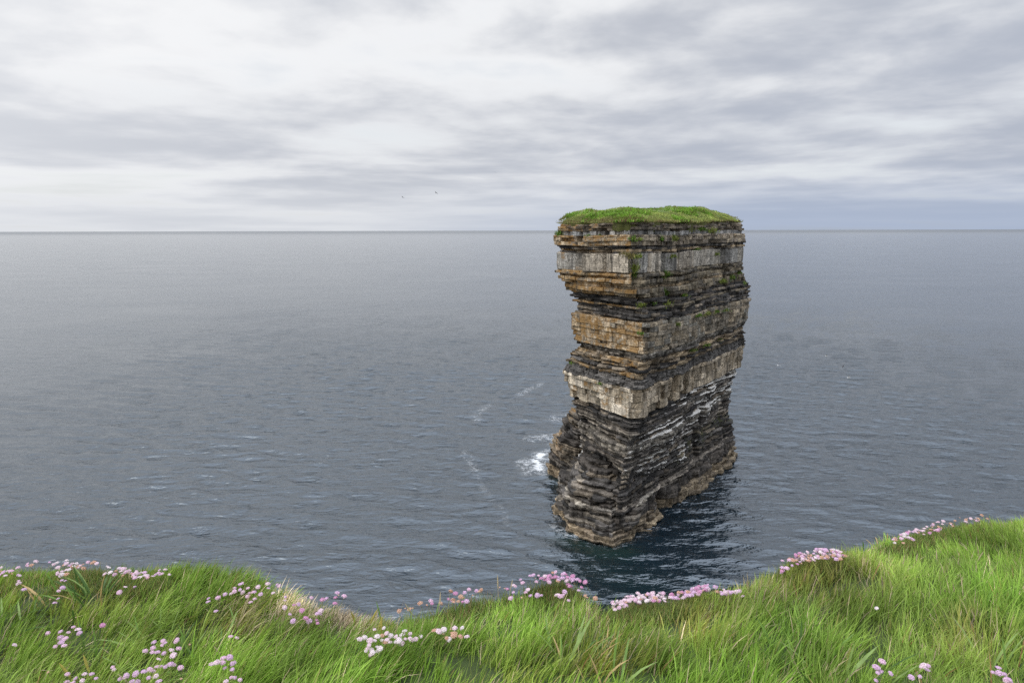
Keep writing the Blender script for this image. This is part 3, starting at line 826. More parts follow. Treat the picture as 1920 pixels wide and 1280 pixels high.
# turf on top of the stack
def build_turf():
    rng = np.random.default_rng(31)
    poly, vis = stack_poly(424)
    poly = np.array(poly)
    cen = np.array([26.5, 122.0])
    ztop = z_at(419) + .25
    S, P, N, E, tot = outline(poly, vis, step=.3, far=1.0)
    rings = [0.0, .02, .05, .1, .16, .24, .33, .43, .54, .65, .76, .86, .92, .96, .985, 1.0, 1.006, .992]
    def top_z(x, y, f):
        dist = seg_dist(x, y, [tuple(poly[0]), tuple(poly[1]), tuple(poly[2]), tuple(poly[4])])
        rise = 0.12 + 2.9 * (1 - np.exp(-dist / 6.5)) + np.minimum(1, dist / 2.5 + .25) * (0.55 * vnoise(x / 7, y / 7, 0.3, 81) + 0.34 * vnoise(x / 2.6, y / 2.6, 0.3, 82) + 0.14 * vnoise(x, y, 0.3, 83))
        rise = rise + .7 * np.clip((x - 34) / 8, 0, 1)
        rise = rise + np.clip(dist / 4, 0, 1) * (0.75 * np.exp(-((x - 35) / 6.0) ** 2) - 0.45 * np.exp(-((x - 16) / 7.0) ** 2))
        rise = rise - 0.3 * np.exp(-((x - 45) / 3.0) ** 2) 
        fall = (np.clip(f - .93, 0, .07) / .07) ** 3 * .25
        return ztop + rise - fall
    V, A = [], []
    for ri, f in enumerate(rings):
        off = .8 * vnoise(P[:, 0] * .45, P[:, 1] * .45, 0, 85) + .3 * vnoise(P[:, 0] * 1.7, P[:, 1] * 1.7, 0, 84) - .8
        Q = P + N * off[:, None] * (f > .8)
        xy = cen + (Q - cen) * f
        z = top_z(xy[:, 0], xy[:, 1], np.full(len(xy), min(f, 1.0)))
        if ri >= len(rings) - 2: z = z - (.35 if ri == len(rings) - 2 else 1.5)
        V.append(np.column_stack([xy, z])); A.append(np.full(len(xy), f))
    n = len(P); R = len(rings)
    V = np.concatenate(V); f = np.concatenate(A)
    idx = np.arange(R * n).reshape(R, n); nx = np.roll(idx, -1, 1)
    quads = np.stack([idx[:-1], idx[1:], nx[1:], nx[:-1]], -1).reshape(-1, 4)
    nz = vnoise(V[:, 0] / 2.5, V[:, 1] / 2.5, 0, 86)
    c = np.array([.17, .235, .06])[None] * (1 + .3 * nz)[:, None]
    edge = np.clip((f - .93) / .07, 0, 1)[:, None]
    c = c * (1 - edge * .7) + np.array([.15, .13, .05]) * edge * .7
    me = np_mesh('turf', V - np.array(ST0), quads, smooth_=True, attrs={'Col': ('C', c)})
    add('turf', me, M_TURF, stack)
    # tussocks: many short blades
    n = 46000
    k = rng.integers(0, len(P), n)
    f = np.sqrt(rng.random(n)); f = np.where(rng.random(n) < .4, rng.uniform(.9, 1.02, n), f)
    near = P[k]
    xy = cen + (near - cen) * f[:, None] + rng.normal(0, .15, (n, 2))
    z = top_z(xy[:, 0], xy[:, 1], np.minimum(f, 1.0))
    ang = rng.random(n) * 6.28
    clump = vnoise(xy[:, 0] / 1.4, xy[:, 1] / 1.4, 0, 87)
    leafy = (vnoise(xy[:, 0] / 4, xy[:, 1] / 4, 0, 88) > .25)
    h = (.15 + .15 * clump + .17 * leafy) * rng.uniform(.6, 1.4, n)
    h = np.clip(h, .08, 1)
    lean = np.stack([np.cos(ang), np.sin(ang)], -1) * h[:, None] * .6 + np.array([.15, -.05]) * h[:, None]
    wd = np.where(leafy, .09, .05) * rng.uniform(.7, 1.3, n)
    side = np.stack([-np.sin(ang), np.cos(ang)], -1) * wd[:, None]
    a = np.column_stack([xy - side, z - .05]); b = np.column_stack([xy + side, z - .05]); t = np.column_stack([xy + lean, z + h])
    V = np.stack([a, b, t], 1).reshape(-1, 3)
    col = np.where(leafy[:, None], np.array([.18, .32, .04]), np.array([.31, .37, .10])) * rng.uniform(.6, 1.35, n)[:, None] * (1 + .45 * clump)[:, None]
    straw = (rng.random(n) < .10 + .45 * (f > .965) + .25 * (vnoise(xy[:, 0] / 2, xy[:, 1] / 2, 0, 89) > .45))
    col = np.where(straw[:, None], np.array([.24, .19, .08]) * rng.uniform(.6, 1.2, n)[:, None], col)
    me = np_mesh('grass', V - np.array(ST0), None, np.arange(n * 3).reshape(-1, 3), attrs={'Col': ('C', np.repeat(col, 3, 0))})
    add('grass', me, M_TURF, stack, kind='stuff')
build_turf()

bpy.context.view_layer.update()

# ------------------------------------------------------------------ grass on the headland
def blade_mesh(base, length, width, lean, face, col, tipcol, curve, segs=3):
    """curved tapered blades. base (n,3), lean (n,2) horizontal unit direction, curve 0..1 how far it lies over"""
    n = len(base)
    rows = []
    up = np.zeros((n, 3)); up[:, 2] = 1
    ld = np.column_stack([lean, np.zeros(n)])
    sd = np.column_stack([np.cos(face), np.sin(face), np.zeros(n)])
    p = base.copy(); cols = []
    ws = np.array([1.0, .95, .72, 0.0]) if segs == 3 else np.array([1.0, .7, 0.0])
    a0 = curve * .35; a1 = curve * 1.35
    for k in range(segs + 1):
        f = k / segs
        w = ws[k] * width * .5
        c = col + (tipcol - col) * (f ** 1.5)[..., None] if np.ndim(f) else col + (tipcol - col) * f ** 1.5
        if k < segs:
            rows.append(p - sd * w[:, None]); rows.append(p + sd * w[:, None]); cols += [c, c]
        else:
            rows.append(p); cols.append(c)
        ang = a0 + (a1 - a0) * ((k + .5) / segs)
        stp = (length / segs)[:, None]
        p = p + (up * np.cos(ang)[:, None] + ld * np.sin(ang)[:, None]) * stp
    m = len(rows)
    V = np.stack(rows, 1).reshape(-1, 3); C = np.stack(cols, 1).reshape(-1, 3)
    o = (np.arange(n) * m)[:, None]
    Q = np.concatenate([o + np.array([[2 * k, 2 * k + 1, 2 * k + 3, 2 * k + 2]]) for k in range(segs - 1)]) if segs > 1 else None
    T = o + np.array([[2 * segs - 2, 2 * segs - 1, 2 * segs]])
    return V, Q, T, C

def px_of(x, y, z):
    v = np.stack([x, y, z - H], -1) @ np.array(CAM_R)
    return 960 + F_PX * v[..., 0] / -v[..., 2], 640 - F_PX * v[..., 1] / -v[..., 2]
# patches seen in the photo: dry straw, warm ochre, deep green, broad blades (column, row, radius in pixels, strength)
STRAW = [(560, 1124, 60, .8), (640, 1132, 60, .9), (1420, 1100, 30, .35), (1115, 1140, 40, .4), (450, 1140, 50, .35), (880, 1140, 40, .25), (1640, 1010, 18, .4)]
OCHRE = [(150, 1105, 70, .55), (420, 1160, 60, .5), (1300, 1155, 70, .65), (1130, 1225, 70, .6), (1060, 1210, 50, .4), (1530, 1075, 80, .55), (1620, 1080, 50, .6), (1820, 1190, 60, .55), (30, 1100, 50, .5), (690, 1165, 40, .5), (960, 1260, 80, .35)]
DEEP = [(380, 1110, 110, .8), (100, 1180, 80, .7), (720, 1230, 120, .7), (1470, 1190, 90, .9), (1010, 1190, 70, .5), (560, 1230, 60, .5), (1560, 1110, 60, .4), (1850, 1110, 80, .6), (1230, 1230, 80, .45)]
def patch(px, py, table):
    r = np.zeros_like(px)
    for x, y, rad, st in table:
        r = np.maximum(r, st * np.exp(-(((px - x) / rad) ** 2 + ((py - y) / (rad * .6)) ** 2)))
    return r
def build_grass():
    rng = np.random.default_rng(99)
    # tuft centres
    def inside(x, y, m=0.0): return (y < edge_y(x) + m) & (np.hypot(x, y) > 1.05) & (y > np.abs(x) * .62 - .4)
    nt_ = 9600
    tx = rng.uniform(-4.0, 4.8, nt_); ty = rng.uniform(.6, 4.6, nt_)
    ok = inside(tx, ty, .01); tx, ty = tx[ok], ty[ok]
    # extra tufts along the rim
    ex = rng.uniform(-3.6, 4.4, 900); ey = edge_y(ex) - rng.uniform(-.02, .08, 900)
    tx = np.concatenate([tx, ex]); ty = np.concatenate([ty, ey])
    nt_ = len(tx)
    tz = ground(tx, ty); tpx, tpy = px_of(tx, ty, tz + .06)
    straw = patch(tpx, tpy, STRAW); och = patch(tpx, tpy, OCHRE); deep = patch(tpx, tpy, DEEP)
    flow = vnoise(tx * .9 + 4, ty * .9, .3, 101)
    theta = math.radians(38) + flow * 0.9 + rng.normal(0, .35, nt_)       # 0 = +x (right), 90 = away
    theta = theta + np.clip((tpx - 1150) / 700, 0, 1) * .9
    lenf = np.clip(.094 + .040 * vnoise(tx * 1.7, ty * 1.7, .6, 102) + rng.normal(0, .018, nt_) + .035 * deep - .035 * straw, .05, .24)
    curv = np.clip(.62 + .35 * vnoise(tx * 1.1, ty * 1.1, .9, 103) + rng.normal(0, .12, nt_), .12, 1.25)
    # rim: where thrift cushions sit the grass is short
    rim = edge_y(tx) - ty
    short = patch(tpx, tpy, [(110, 1075, 130, .9), (240, 1085, 80, .9), (870, 1115, 120, .85), (1020, 1100, 90, .7), (1210, 1130, 110, .9), (1520, 1060, 90, .7), (1720, 1005, 110, .75), (1660, 1020, 40, .8)]) * (rim < .35)
    lenf = lenf * (1 - .55 * short) * np.where(rim < .12, .72, 1.0) * np.where((rim < .2) & (tpx > 560) & (tpx < 1180), .7, 1.0)
    nb = rng.poisson(42, nt_)
    tid = np.repeat(np.arange(nt_), nb); n = len(tid)
    rad = np.abs(rng.normal(0, .034, n)); ra = rng.random(n) * 6.283
    bx = tx[tid] + rad * np.cos(ra); by = ty[tid] + rad * np.sin(ra)
    keep = by < edge_y(bx) + .045
    tid, rad, ra, bx, by = tid[keep], rad[keep], ra[keep], bx[keep], by[keep]; n = len(tid)
    bz = ground(bx, by) - .015 - np.clip(by - edge_y(bx), 0, 1) * .6
    L = lenf[tid] * rng.uniform(.55, 1.35, n)
    th = theta[tid] + rng.normal(0, .42, n)
    ld = np.stack([np.cos(th), np.sin(th)], -1) + .5 * np.stack([np.cos(ra), np.sin(ra)], -1) * (rad / .034)[:, None] * .6
    ld /= np.linalg.norm(ld, axis=1)[:, None]
    cv = np.clip(curv[tid] * rng.uniform(.5, 1.5, n), .05, 1.5)
    w = rng.uniform(.0019, .0044, n) * (1 + .5 * (rng.random(n) < .12))
    g1, g2, g3 = np.array([.205, .385, .042]), np.array([.095, .225, .024]), np.array([.320, .470, .090])
    r1 = rng.random(n); 
    tmix = np.clip(.5 + .6 * vnoise(tx * 1.5, ty * 1.5, .1, 104) + rng.normal(0, .2, nt_), 0, 1)
    col = g1 * (1 - tmix[tid])[:, None] + g3 * tmix[tid][:, None]
    d = np.clip(deep[tid] + .25 * (r1 < .3), 0, 1)[:, None]; col = col * (1 - d * .6) + g2 * d * .6
    o_ = np.clip(och[tid] * rng.uniform(.3, 1.3, n), 0, 1)[:, None]; col = col * (1 - o_) + np.array([.40, .29, .095]) * o_
    is_s = (rng.random(n) < np.clip(.055 + straw[tid] * 1.2 + .15 * och[tid], 0, .97))
    sc = np.array([.66, .55, .37]) * rng.uniform(.6, 1.15, n)[:, None]
    sc = np.where((rng.random(n) < .08)[:, None], np.array([.36, .2, .09]), sc)
    sc = np.where((straw[tid] > .35)[:, None], np.array([.88, .76, .56]) * rng.uniform(.75, 1.1, n)[:, None], sc)
    col = np.where(is_s[:, None], sc, col)
    col = col * rng.uniform(.6, 1.25, n)[:, None] * np.clip(1 + .45 * vnoise(tx * 4.5, ty * 4.5, .4, 106) + rng.normal(0, .12, nt_), .45, 1.5)[tid][:, None]
    tip = col * np.array([1.15, 1.08, 1.0])
    yel = rng.random(n) < .05; tip = np.where(yel[:, None], np.array([.42, .34, .12]), tip)
    V, Q, T, C = blade_mesh(np.column_stack([bx, by, bz]), L, w, ld, rng.random(n) * 6.283, col * .92, tip, cv)
    me = np_mesh('grass', V, Q, T, attrs={'Col': ('C', C)})
    add('grass', me, M_GRASS, kind='stuff', label='long windblown green grass along the cliff edge', category='grass')
    print('blades', n)
build_grass()

# ------------------------------------------------------------------ sea thrift
def head_mesh(seed, bud=False):
    """a rounded head of small notched florets over papery bracts"""
    rng = np.random.default_rng(seed)
    V, T = [], []
    def tri(a, b, c):
        i = len(V); V.extend([a, b, c]); T.append((i, i + 1, i + 2))
    R = .0125 if not bud else .0062
    # inner dome
    ns, nr = 8, 3
    ringv = []
    for j in range(nr + 1):
        el = -.35 + (math.pi / 2 + .35) * j / nr
        ringv.append([(R * .72 * math.cos(el) * math.cos(k * 6.283 / ns), R * .72 * math.cos(el) * math.sin(k * 6.283 / ns), R * .62 * math.sin(el)) for k in range(ns)])
    for j in range(nr):
        for k in range(ns):
            a, b, c, d = ringv[j][k], ringv[j][(k + 1) % ns], ringv[j + 1][(k + 1) % ns], ringv[j + 1][k]
            tri(a, b, c)
            if j < nr - 1: tri(a, c, d)
    # florets
    nf = 22 if not bud else 9
    for i in range(nf):
        u = (i + .5) / nf; el = math.asin(1 - u * 1.12) if (1 - u * 1.12) > -1 else -1; az = i * 2.39996 + rng.uniform(-.2, .2)
        nrm = np.array([math.cos(el) * math.cos(az), math.cos(el) * math.sin(az), math.sin(el)])
        c = nrm * np.array([R, R, R * .8]) * rng.uniform(.84, 1.06)
        t1 = np.cross(nrm, [0, 0, 1.0]); t1 = t1 / (np.linalg.norm(t1) + 1e-6); t2 = np.cross(nrm, t1)
        r = R * rng.uniform(.30, .42); off = rng.random() * 6.28
        inner = c - nrm * R * .12
        for k in range(5):
            a0, a1 = off + k * 1.2566 - .52, off + k * 1.2566 + .52
            p0 = c + (t1 * math.cos(a0) + t2 * math.sin(a0)) * r + nrm * R * rng.uniform(-.02, .08)
            p1 = c + (t1 * math.cos(a1) + t2 * math.sin(a1)) * r + nrm * R * rng.uniform(-.02, .08)
            tri(tuple(inner), tuple(p0), tuple(p1))
    return np_mesh('flower_head', np.array(V), None, T)
def stem_mesh(h, seed):
    rng = np.random.default_rng(seed)
    bx, by = rng.normal(0, .009, 2)
    V, Q = [], []
    for j in range(5):
        f = j / 4
        cx, cy, cz = bx * f * f - bx, by * f * f - by, -h * (1 - f) - .006
        for k in range(4):
            V.append((cx + .0009 * math.cos(k * 1.5708), cy + .0009 * math.sin(k * 1.5708), cz))
    for j in range(4):
        for k in range(4): Q.append((j * 4 + k, j * 4 + (k + 1) % 4, j * 4 + 4 + (k + 1) % 4, j * 4 + 4 + k))
    return np_mesh('stem', np.array(V), Q)
M_PINK = [plain('thrift_petals_%s' % n_, c_, .8, .18, 160.0, .3, .15) for n_, c_ in
          (('pink', (.82, .60, .73)), ('lilac', (.77, .56, .74)), ('pale', (.86, .70, .77)), ('deep', (.70, .38, .57)), ('white', (.88, .79, .82)))]
M_BUD = plain('thrift_faded', (.66, .43, .32), .8, .25, 160.0, .2, .15)
M_STEM = plain('thrift_stem', (.22, .24, .075), .7, .2, 60.0, .0, .2)
HEADS = []
for mi, m_ in enumerate(M_PINK):
    row = []
    for k_ in range(3):
        me_ = head_mesh(100 + mi * 7 + k_); me_.materials.append(m_); row.append(me_)
    HEADS.append(row)
BUDS = []
for k_ in range(2):
    me_ = head_mesh(300 + k_, True); me_.materials.append(M_BUD); BUDS.append(me_)
FADED = []
for k_ in range(2):
    me_ = head_mesh(320 + k_); me_.materials.append(M_BUD); FADED.append(me_)
STEMS = []
for k_ in range(6):
    me_ = stem_mesh(.07, 400 + k_); me_.materials.append(M_STEM); STEMS.append(me_)

def z4(l, ox): return [(ox + u / 4.0, 1030 + v / 4.0) for u, v in l]
def z7(l): return [(1440 + u / 3.879, 950 + v / 3.879) for u, v in l]
def scatter(n, fn, seed):
    r = random.Random(seed); return [fn(r) for _ in range(n)]
T_PLANTS = [  # label, heads (photo positions), palette weights (pink,lilac,pale,deep,white), share of faded heads, cushion
    ('pale pink sea thrift at the left end of the cliff rim', z4([(10, 135), (25, 170), (40, 195), (135, 135), (90, 180), (135, 190), (140, 235), (60, 160)], 0), (2, 1, 4, 0, 1), .15, True),
    ('single pink thrift head low in grass below the left rim', z4([(180, 300)], 0), (1, 2, 1, 0, 0), 0, False),
    ('cream and pink sea thrift in thick clump left of the dark leafy tuft', z4([(270, 90), (372, 95), (402, 112), (435, 135), (430, 170), (500, 82), (500, 105), (520, 120), (545, 105), (575, 105), (600, 125), (520, 150), (545, 130), (580, 130), (625, 110), (660, 95), (705, 95), (465, 185), (500, 185), (205, 110)], 0), (2, 1, 4, 0, 2), .25, True),
    ('few pink thrift heads beside dry grass under the left clump', z4([(465, 230), (470, 285), (490, 235)], 0), (2, 2, 2, 0, 0), 0, False),
    ('dense pale thrift on the rim right of the dark leafy tuft', z4([(805, 125), (830, 165), (870, 160), (890, 140), (905, 165), (920, 145), (940, 140), (940, 170), (965, 160), (980, 175), (1000, 185), (1025, 160), (1040, 185), (1060, 170), (1085, 190), (1015, 212), (1060, 205), (1100, 195), (990, 200), (860, 180), (915, 180), (1045, 205)], 0), (2, 1, 4, 1, 2), .12, True),
    ('small pink thrift spray on the rim before the tall grass tuft', z4([(1145, 200), (1190, 175), (1215, 180), (1240, 150), (1165, 190), (1200, 188)], 0), (2, 1, 3, 1, 0), .1, True),
    ('three tiny faint thrift heads in grass under the dark tuft', z4([(940, 280), (1010, 280), (895, 320)], 0), (1, 1, 3, 0, 0), 0, False),
    ('four small pink thrift heads in the upper left grass', z4([(375, 372), (410, 400), (435, 368), (440, 310)], 0), (3, 2, 0, 1, 0), .15, False),
    ('loose spray of lilac thrift right of the tall grass tuft', z4([(1560, 392), (1620, 460), (1635, 360), (1688, 335), (1735, 330), (1760, 288), (1805, 260), (1800, 300), (1820, 320), (1860, 288), (1855, 350), (1870, 325), (1880, 395), (1895, 320), (1910, 370), (1935, 280), (1955, 335), (2015, 290), (2048, 325)], 0), (2, 4, 1, 0, 0), .05, False),
    ('lone white pink thrift head by the left picture border', z4([(110, 715)], 0), (0, 0, 3, 0, 1), 0, False),
    ('arc of pink thrift heads at left middle of the grass', z4([(360, 625), (455, 660), (415, 725), (460, 695), (490, 668), (515, 620), (585, 600), (597, 625)], 0), (3, 2, 1, 0, 0), 0, False),
    ('lone small pink thrift head in plain grass left of centre', z4([(770, 568)], 0), (1, 1, 0, 1, 0), 0, False),
    ('tall lilac thrift with a faded bud above the front clump', z4([(1155, 693), (1225, 685), (1240, 700), (1325, 682), (1340, 742), (1148, 738), (1180, 770), (1300, 792), (1190, 822), (1090, 760)], 0), (2, 4, 2, 0, 0), .1, False),
    ('tight front clump of lilac thrift at lower left', z4([(1125, 900), (1150, 910), (1175, 880), (1205, 878), (1240, 878), (1355, 885), (1115, 960), (1168, 948), (1280, 860)], 0), (2, 4, 1, 0, 0), 0, False),
    ('front row of big pink thrift heads at the bottom left border', z4([(855, 898), (688, 932), (905, 970), (948, 942), (1012, 942), (990, 990), (565, 965), (618, 982), (500, 992), (545, 998)], 0), (3, 4, 1, 0, 0), 0, False),
    ('pink thrift group at bottom border right of the front clump', z4([(1590, 860), (1628, 845), (1668, 848), (1675, 812), (1722, 808), (1742, 898), (1735, 958), (1762, 958), (1695, 988)], 0), (2, 4, 2, 0, 0), 0, False),
    ('pair of pale thrift heads beside a hooked dead stalk', z4([(1730, 652), (1777, 662)], 0), (1, 1, 2, 0, 0), 0, False),
    ('small deep pink thrift among the dry straw rim', z4([(158, 262), (172, 272), (365, 357), (415, 360), (500, 375), (530, 365), (597, 360), (620, 340), (662, 348)], 480), (2, 3, 0, 3, 0), .2, False),
    ('scattered lilac thrift below the dry straw rim', z4([(218, 380), (215, 435), (285, 415), (320, 410), (345, 455), (255, 485), (278, 535), (375, 515), (460, 480), (485, 460), (455, 530), (462, 552)], 480), (2, 4, 1, 1, 0), 0, False),
    ('bright white thrift patch in the centre of the grass', z4([(780, 670), (815, 657), (893, 683), (910, 650), (945, 645), (943, 678), (980, 627), (1012, 645), (1050, 650), (1048, 693), (1068, 670), (1097, 640), (1115, 610), (1155, 630), (1120, 670), (1155, 665), (1170, 680), (1092, 703), (1237, 650), (983, 675)], 480), (0, 0, 3, 0, 5), .06, False),
    ('few small white thrift heads just under the white patch', z4([(848, 718), (835, 742), (865, 750), (875, 770), (910, 760)], 480), (0, 0, 2, 0, 4), 0, False),
    ('white thrift spray with buds right of the white patch', z4([(1340, 607), (1370, 612), (1408, 598), (1403, 632), (1460, 595), (1490, 587), (1465, 622), (1480, 648), (1448, 672), (1533, 652), (1582, 652)], 480), (0, 0, 3, 0, 3), .3, False),
    ('sparse pink thrift on the rim right of the central gap', z4([(1090, 450), (1120, 440), (1175, 437), (1232, 402), (1312, 385), (1385, 402), (1445, 370), (1475, 365), (1470, 388), (1518, 388), (1535, 352), (1580, 388), (1565, 322), (1598, 298), (1655, 310), (1690, 298), (1460, 312), (1495, 328), (1828, 282), (1885, 295)], 480), (2, 1, 1, 2, 0), .45, True),
    ('faint thrift low on the green mound below the stack', z4([(12, 268), (65, 225), (80, 248), (10, 320), (103, 320), (120, 300), (72, 358), (135, 345), (190, 342), (220, 342), (340, 340), (385, 340), (365, 350)], 960), (2, 2, 2, 0, 0), .15, False),
    ('tall deep pink thrift standing on the mound below the stack', z4([(135, 195), (160, 190), (175, 215), (200, 195), (220, 215), (262, 200), (245, 222), (270, 225), (305, 172), (325, 170), (325, 205), (345, 208), (380, 185), (405, 185), (415, 205), (378, 210), (410, 232), (440, 220), (455, 200), (458, 225), (490, 225), (510, 235), (468, 255), (522, 282)], 960), (2, 2, 1, 3, 0), .2, True),
    ('few faded thrift heads in the gap right of the mound', z4([(550, 345), (565, 358), (625, 365)], 960), (1, 0, 1, 1, 0), .5, False),
    ('large greyish pink thrift cushion filling the gap below the stack', scatter(70, lambda r: (lambda u: (960 + (750 + 400 * u) / 4, 1030 + (425 - 70 * min(1, u * 2.2) + r.uniform(-28, 42)) / 4))(r.random()), 1), (2, 0, 4, 1, 2), .18, True),
    ('bright lilac thrift cushion climbing right of the greyish one', scatter(52, lambda r: (lambda u: (960 + (1180 + 300 * u) / 4, 1030 + (365 - 90 * u + r.uniform(-22, 30)) / 4))(r.random()), 2), (2, 3, 2, 2, 0), .1, True),
    ('flat trail of pale thrift right of the lilac cushion', z4([(1525, 282), (1590, 300), (1537, 315), (1575, 332), (1628, 332), (1655, 315), (1685, 315), (1705, 312), (1640, 320), (1670, 322)], 960), (1, 2, 4, 0, 1), .1, True),
    ('big domed thrift cushion with peach heads right of the stack', scatter(115, lambda r: (lambda u, v: (1440 + (95 + 470 * u) / 3.879, 950 + ((390 - 85 * math.sin(min(1, u * 1.6) * 1.57) + 45 * max(0, u - .75) * 2) + v * (95 - 35 * u)) / 3.879))(r.random(), r.random()), 3), (3, 3, 3, 1, 1), .25, True),
    ('pink thrift spilling down the far right bank', scatter(56, lambda r: (lambda u: (1440 + (905 + 370 * u) / 3.879, 950 + (255 - 130 * u + r.uniform(-35, 40)) / 3.879))(r.random()), 4), (3, 2, 3, 1, 1), .15, True),
    ('peach thrift buds on top of the far right bank', z7([(1300, 120), (1330, 128), (1360, 100), (1395, 78), (1475, 85), (1515, 80), (1520, 100), (1555, 62), (1500, 92), (1530, 85)]), (1, 0, 1, 0, 0), .75, True),
    ('violet pink thrift among wide leaves at bottom right', z7([(785, 1165), (800, 1175), (822, 1195), (892, 1210), (785, 1262)]), (1, 5, 0, 0, 0), 0, False),
    ('faint violet thrift in grass right of the wide leaves', z7([(1115, 1165), (1140, 1168), (1165, 1155), (1160, 1185), (1105, 1232), (1042, 1238)]), (0, 4, 2, 0, 0), 0, False),
    ('violet thrift at the bottom right border', z7([(1635, 1200), (1680, 1208), (1718, 1215), (1757, 1255), (1760, 1270)]), (1, 5, 0, 0, 0), 0, False),
    ('lone whitish bud in the right hand grass', z7([(790, 735)]), (0, 0, 0, 0, 1), 0, False),
    ('scattered single cream buds low in the left grass', z4([(360, 918), (1422, 710), (1357, 968)], 0), (0, 0, 0, 0, 1), 1.0, False),
]
def build_thrift():
    rng = random.Random(5); nrng = np.random.default_rng(8)
    total = 0
    for label, heads, wts, faded, cushion in T_PLANTS:
        pts = []
        if cushion and len(heads) < 40: heads = heads + [(px + rng.gauss(0, 9), py + abs(rng.gauss(0, 4))) for px, py in heads if rng.random() < .7]
        if not cushion and len(heads) > 4: heads = heads + [(px + rng.gauss(0, 11), py + rng.gauss(0, 7)) for px, py in heads if rng.random() < .4]
        for px, py in heads:
            h = rng.uniform(.085, .125) if not cushion else rng.uniform(.05, .085)
            p = on_ground(px, py, h)
            ey = float(edge_y(p.x))
            if p.y > ey + .03:                     # beyond the rim: pull it back to the rim along the ray
                d = ray(px, py); t = (ey + .03) / d.y; p = Vector((0, 0, H)) + d * t
                h = max(.03, p.z - float(ground(p.x, p.y)) + .02)
            pts.append((p, h))
        cx = sum(p.x for p, _ in pts) / len(pts); cy = sum(p.y for p, _ in pts) / len(pts)
        root_loc = Vector((cx, cy, float(ground(cx, min(cy, float(edge_y(cx)))))))
        root = empty('sea_thrift', root_loc, label=label, category='flower', group='sea thrift along the cliff top')
        for p, h in pts:
            hue = rng.choices(range(5), wts)[0]
            r = rng.random()
            if r < faded: me = rng.choice(BUDS) if rng.random() < .45 else rng.choice(FADED)
            else: me = rng.choice(HEADS[hue])
            o = add('flower_head', me, None, root)
            o.location = p - root_loc
            s_ = rng.uniform(.42, .8)
            o.scale = (s_, s_, s_ * rng.uniform(.62, .9))
            o.rotation_euler = (rng.gauss(.12, .25), rng.gauss(.05, .25), rng.random() * 6.28)
            st = add('stem', rng.choice(STEMS), None, o)
            st.scale = (1, 1, (h + .03) / .07 / s_)
            total += 1
        if cushion:
            # cushion of short needle leaves under the heads
            n = 130 * len(pts) // 2 + 200
            k = nrng.integers(0, len(pts), n)
            bx = np.array([pts[i][0].x for i in k]) + nrng.normal(0, .028, n)
            by = np.array([pts[i][0].y for i in k]) + nrng.normal(0, .03, n) - .01
            by = np.minimum(by, edge_y(bx) + .04)
            bz = ground(bx, by) - .012
            a = nrng.random(n) * 6.283
            g = np.array([.15, .22, .05]) * nrng.uniform(.6, 1.4, n)[:, None]
            g = np.where((nrng.random(n) < .22)[:, None], np.array([.33, .24, .10]), g)
            V, Q, T, C = blade_mesh(np.column_stack([bx, by, bz]), nrng.uniform(.03, .07, n), nrng.uniform(.002, .0032, n),
                                    np.stack([np.cos(a), np.sin(a)], -1), a + 1.57, g, g * 1.15, nrng.uniform(.2, 1.0, n), 2)
            me = np_mesh('leaf_cushion', V - np.array(root_loc), Q, T, attrs={'Col': ('C', C)})
            add('leaf_cushion', me, M_GRASS, root, kind='stuff')
    print('heads', total)
build_thrift()

# ------------------------------------------------------------------ broad leaved clumps, each leaf a part
def leaf_mesh(seed):
    rng = np.random.default_rng(seed)
    prof = [(0, .25), (.2, .7), (.45, 1.0), (.7, .8), (.9, .4), (1.0, .02)]
    V, Q = [], []
    curl = rng.uniform(.5, 1.3)
    x = z = 0.0; prev = 0
    for f, w in prof:
        dl = f - prev; prev = f
        ang = .25 + curl * f
        x += math.sin(ang) * dl; z += math.cos(ang) * dl
        for s_ in (-1, 0, 1):
            V.append((x - (.012 if s_ == 0 else 0) * 1, s_ * w * .045, z - (.012 if s_ == 0 else 0)))
    for j in range(len(prof) - 1):
        for s_ in (0, 1):
            a = j * 3 + s_; Q.append((a, a + 1, a + 4, a + 3))
    return np_mesh('leaf', np.array(V), Q, smooth_=True)
M_LEAF = [plain('broad_leaf_%s' % n_, c_, .45, .25, 6.0, .35, .4) for n_, c_ in (('green', (.15, .27, .045)), ('dark', (.075, .15, .03)), ('pale', (.25, .36, .10)), ('dry', (.50, .36, .16)))]
LEAVES = []
for mi, m_ in enumerate(M_LEAF):
    row = []
    for k_ in range(3):
        me_ = leaf_mesh(700 + k_); me_.materials.append(m_); row.append(me_)
    LEAVES.append(row)
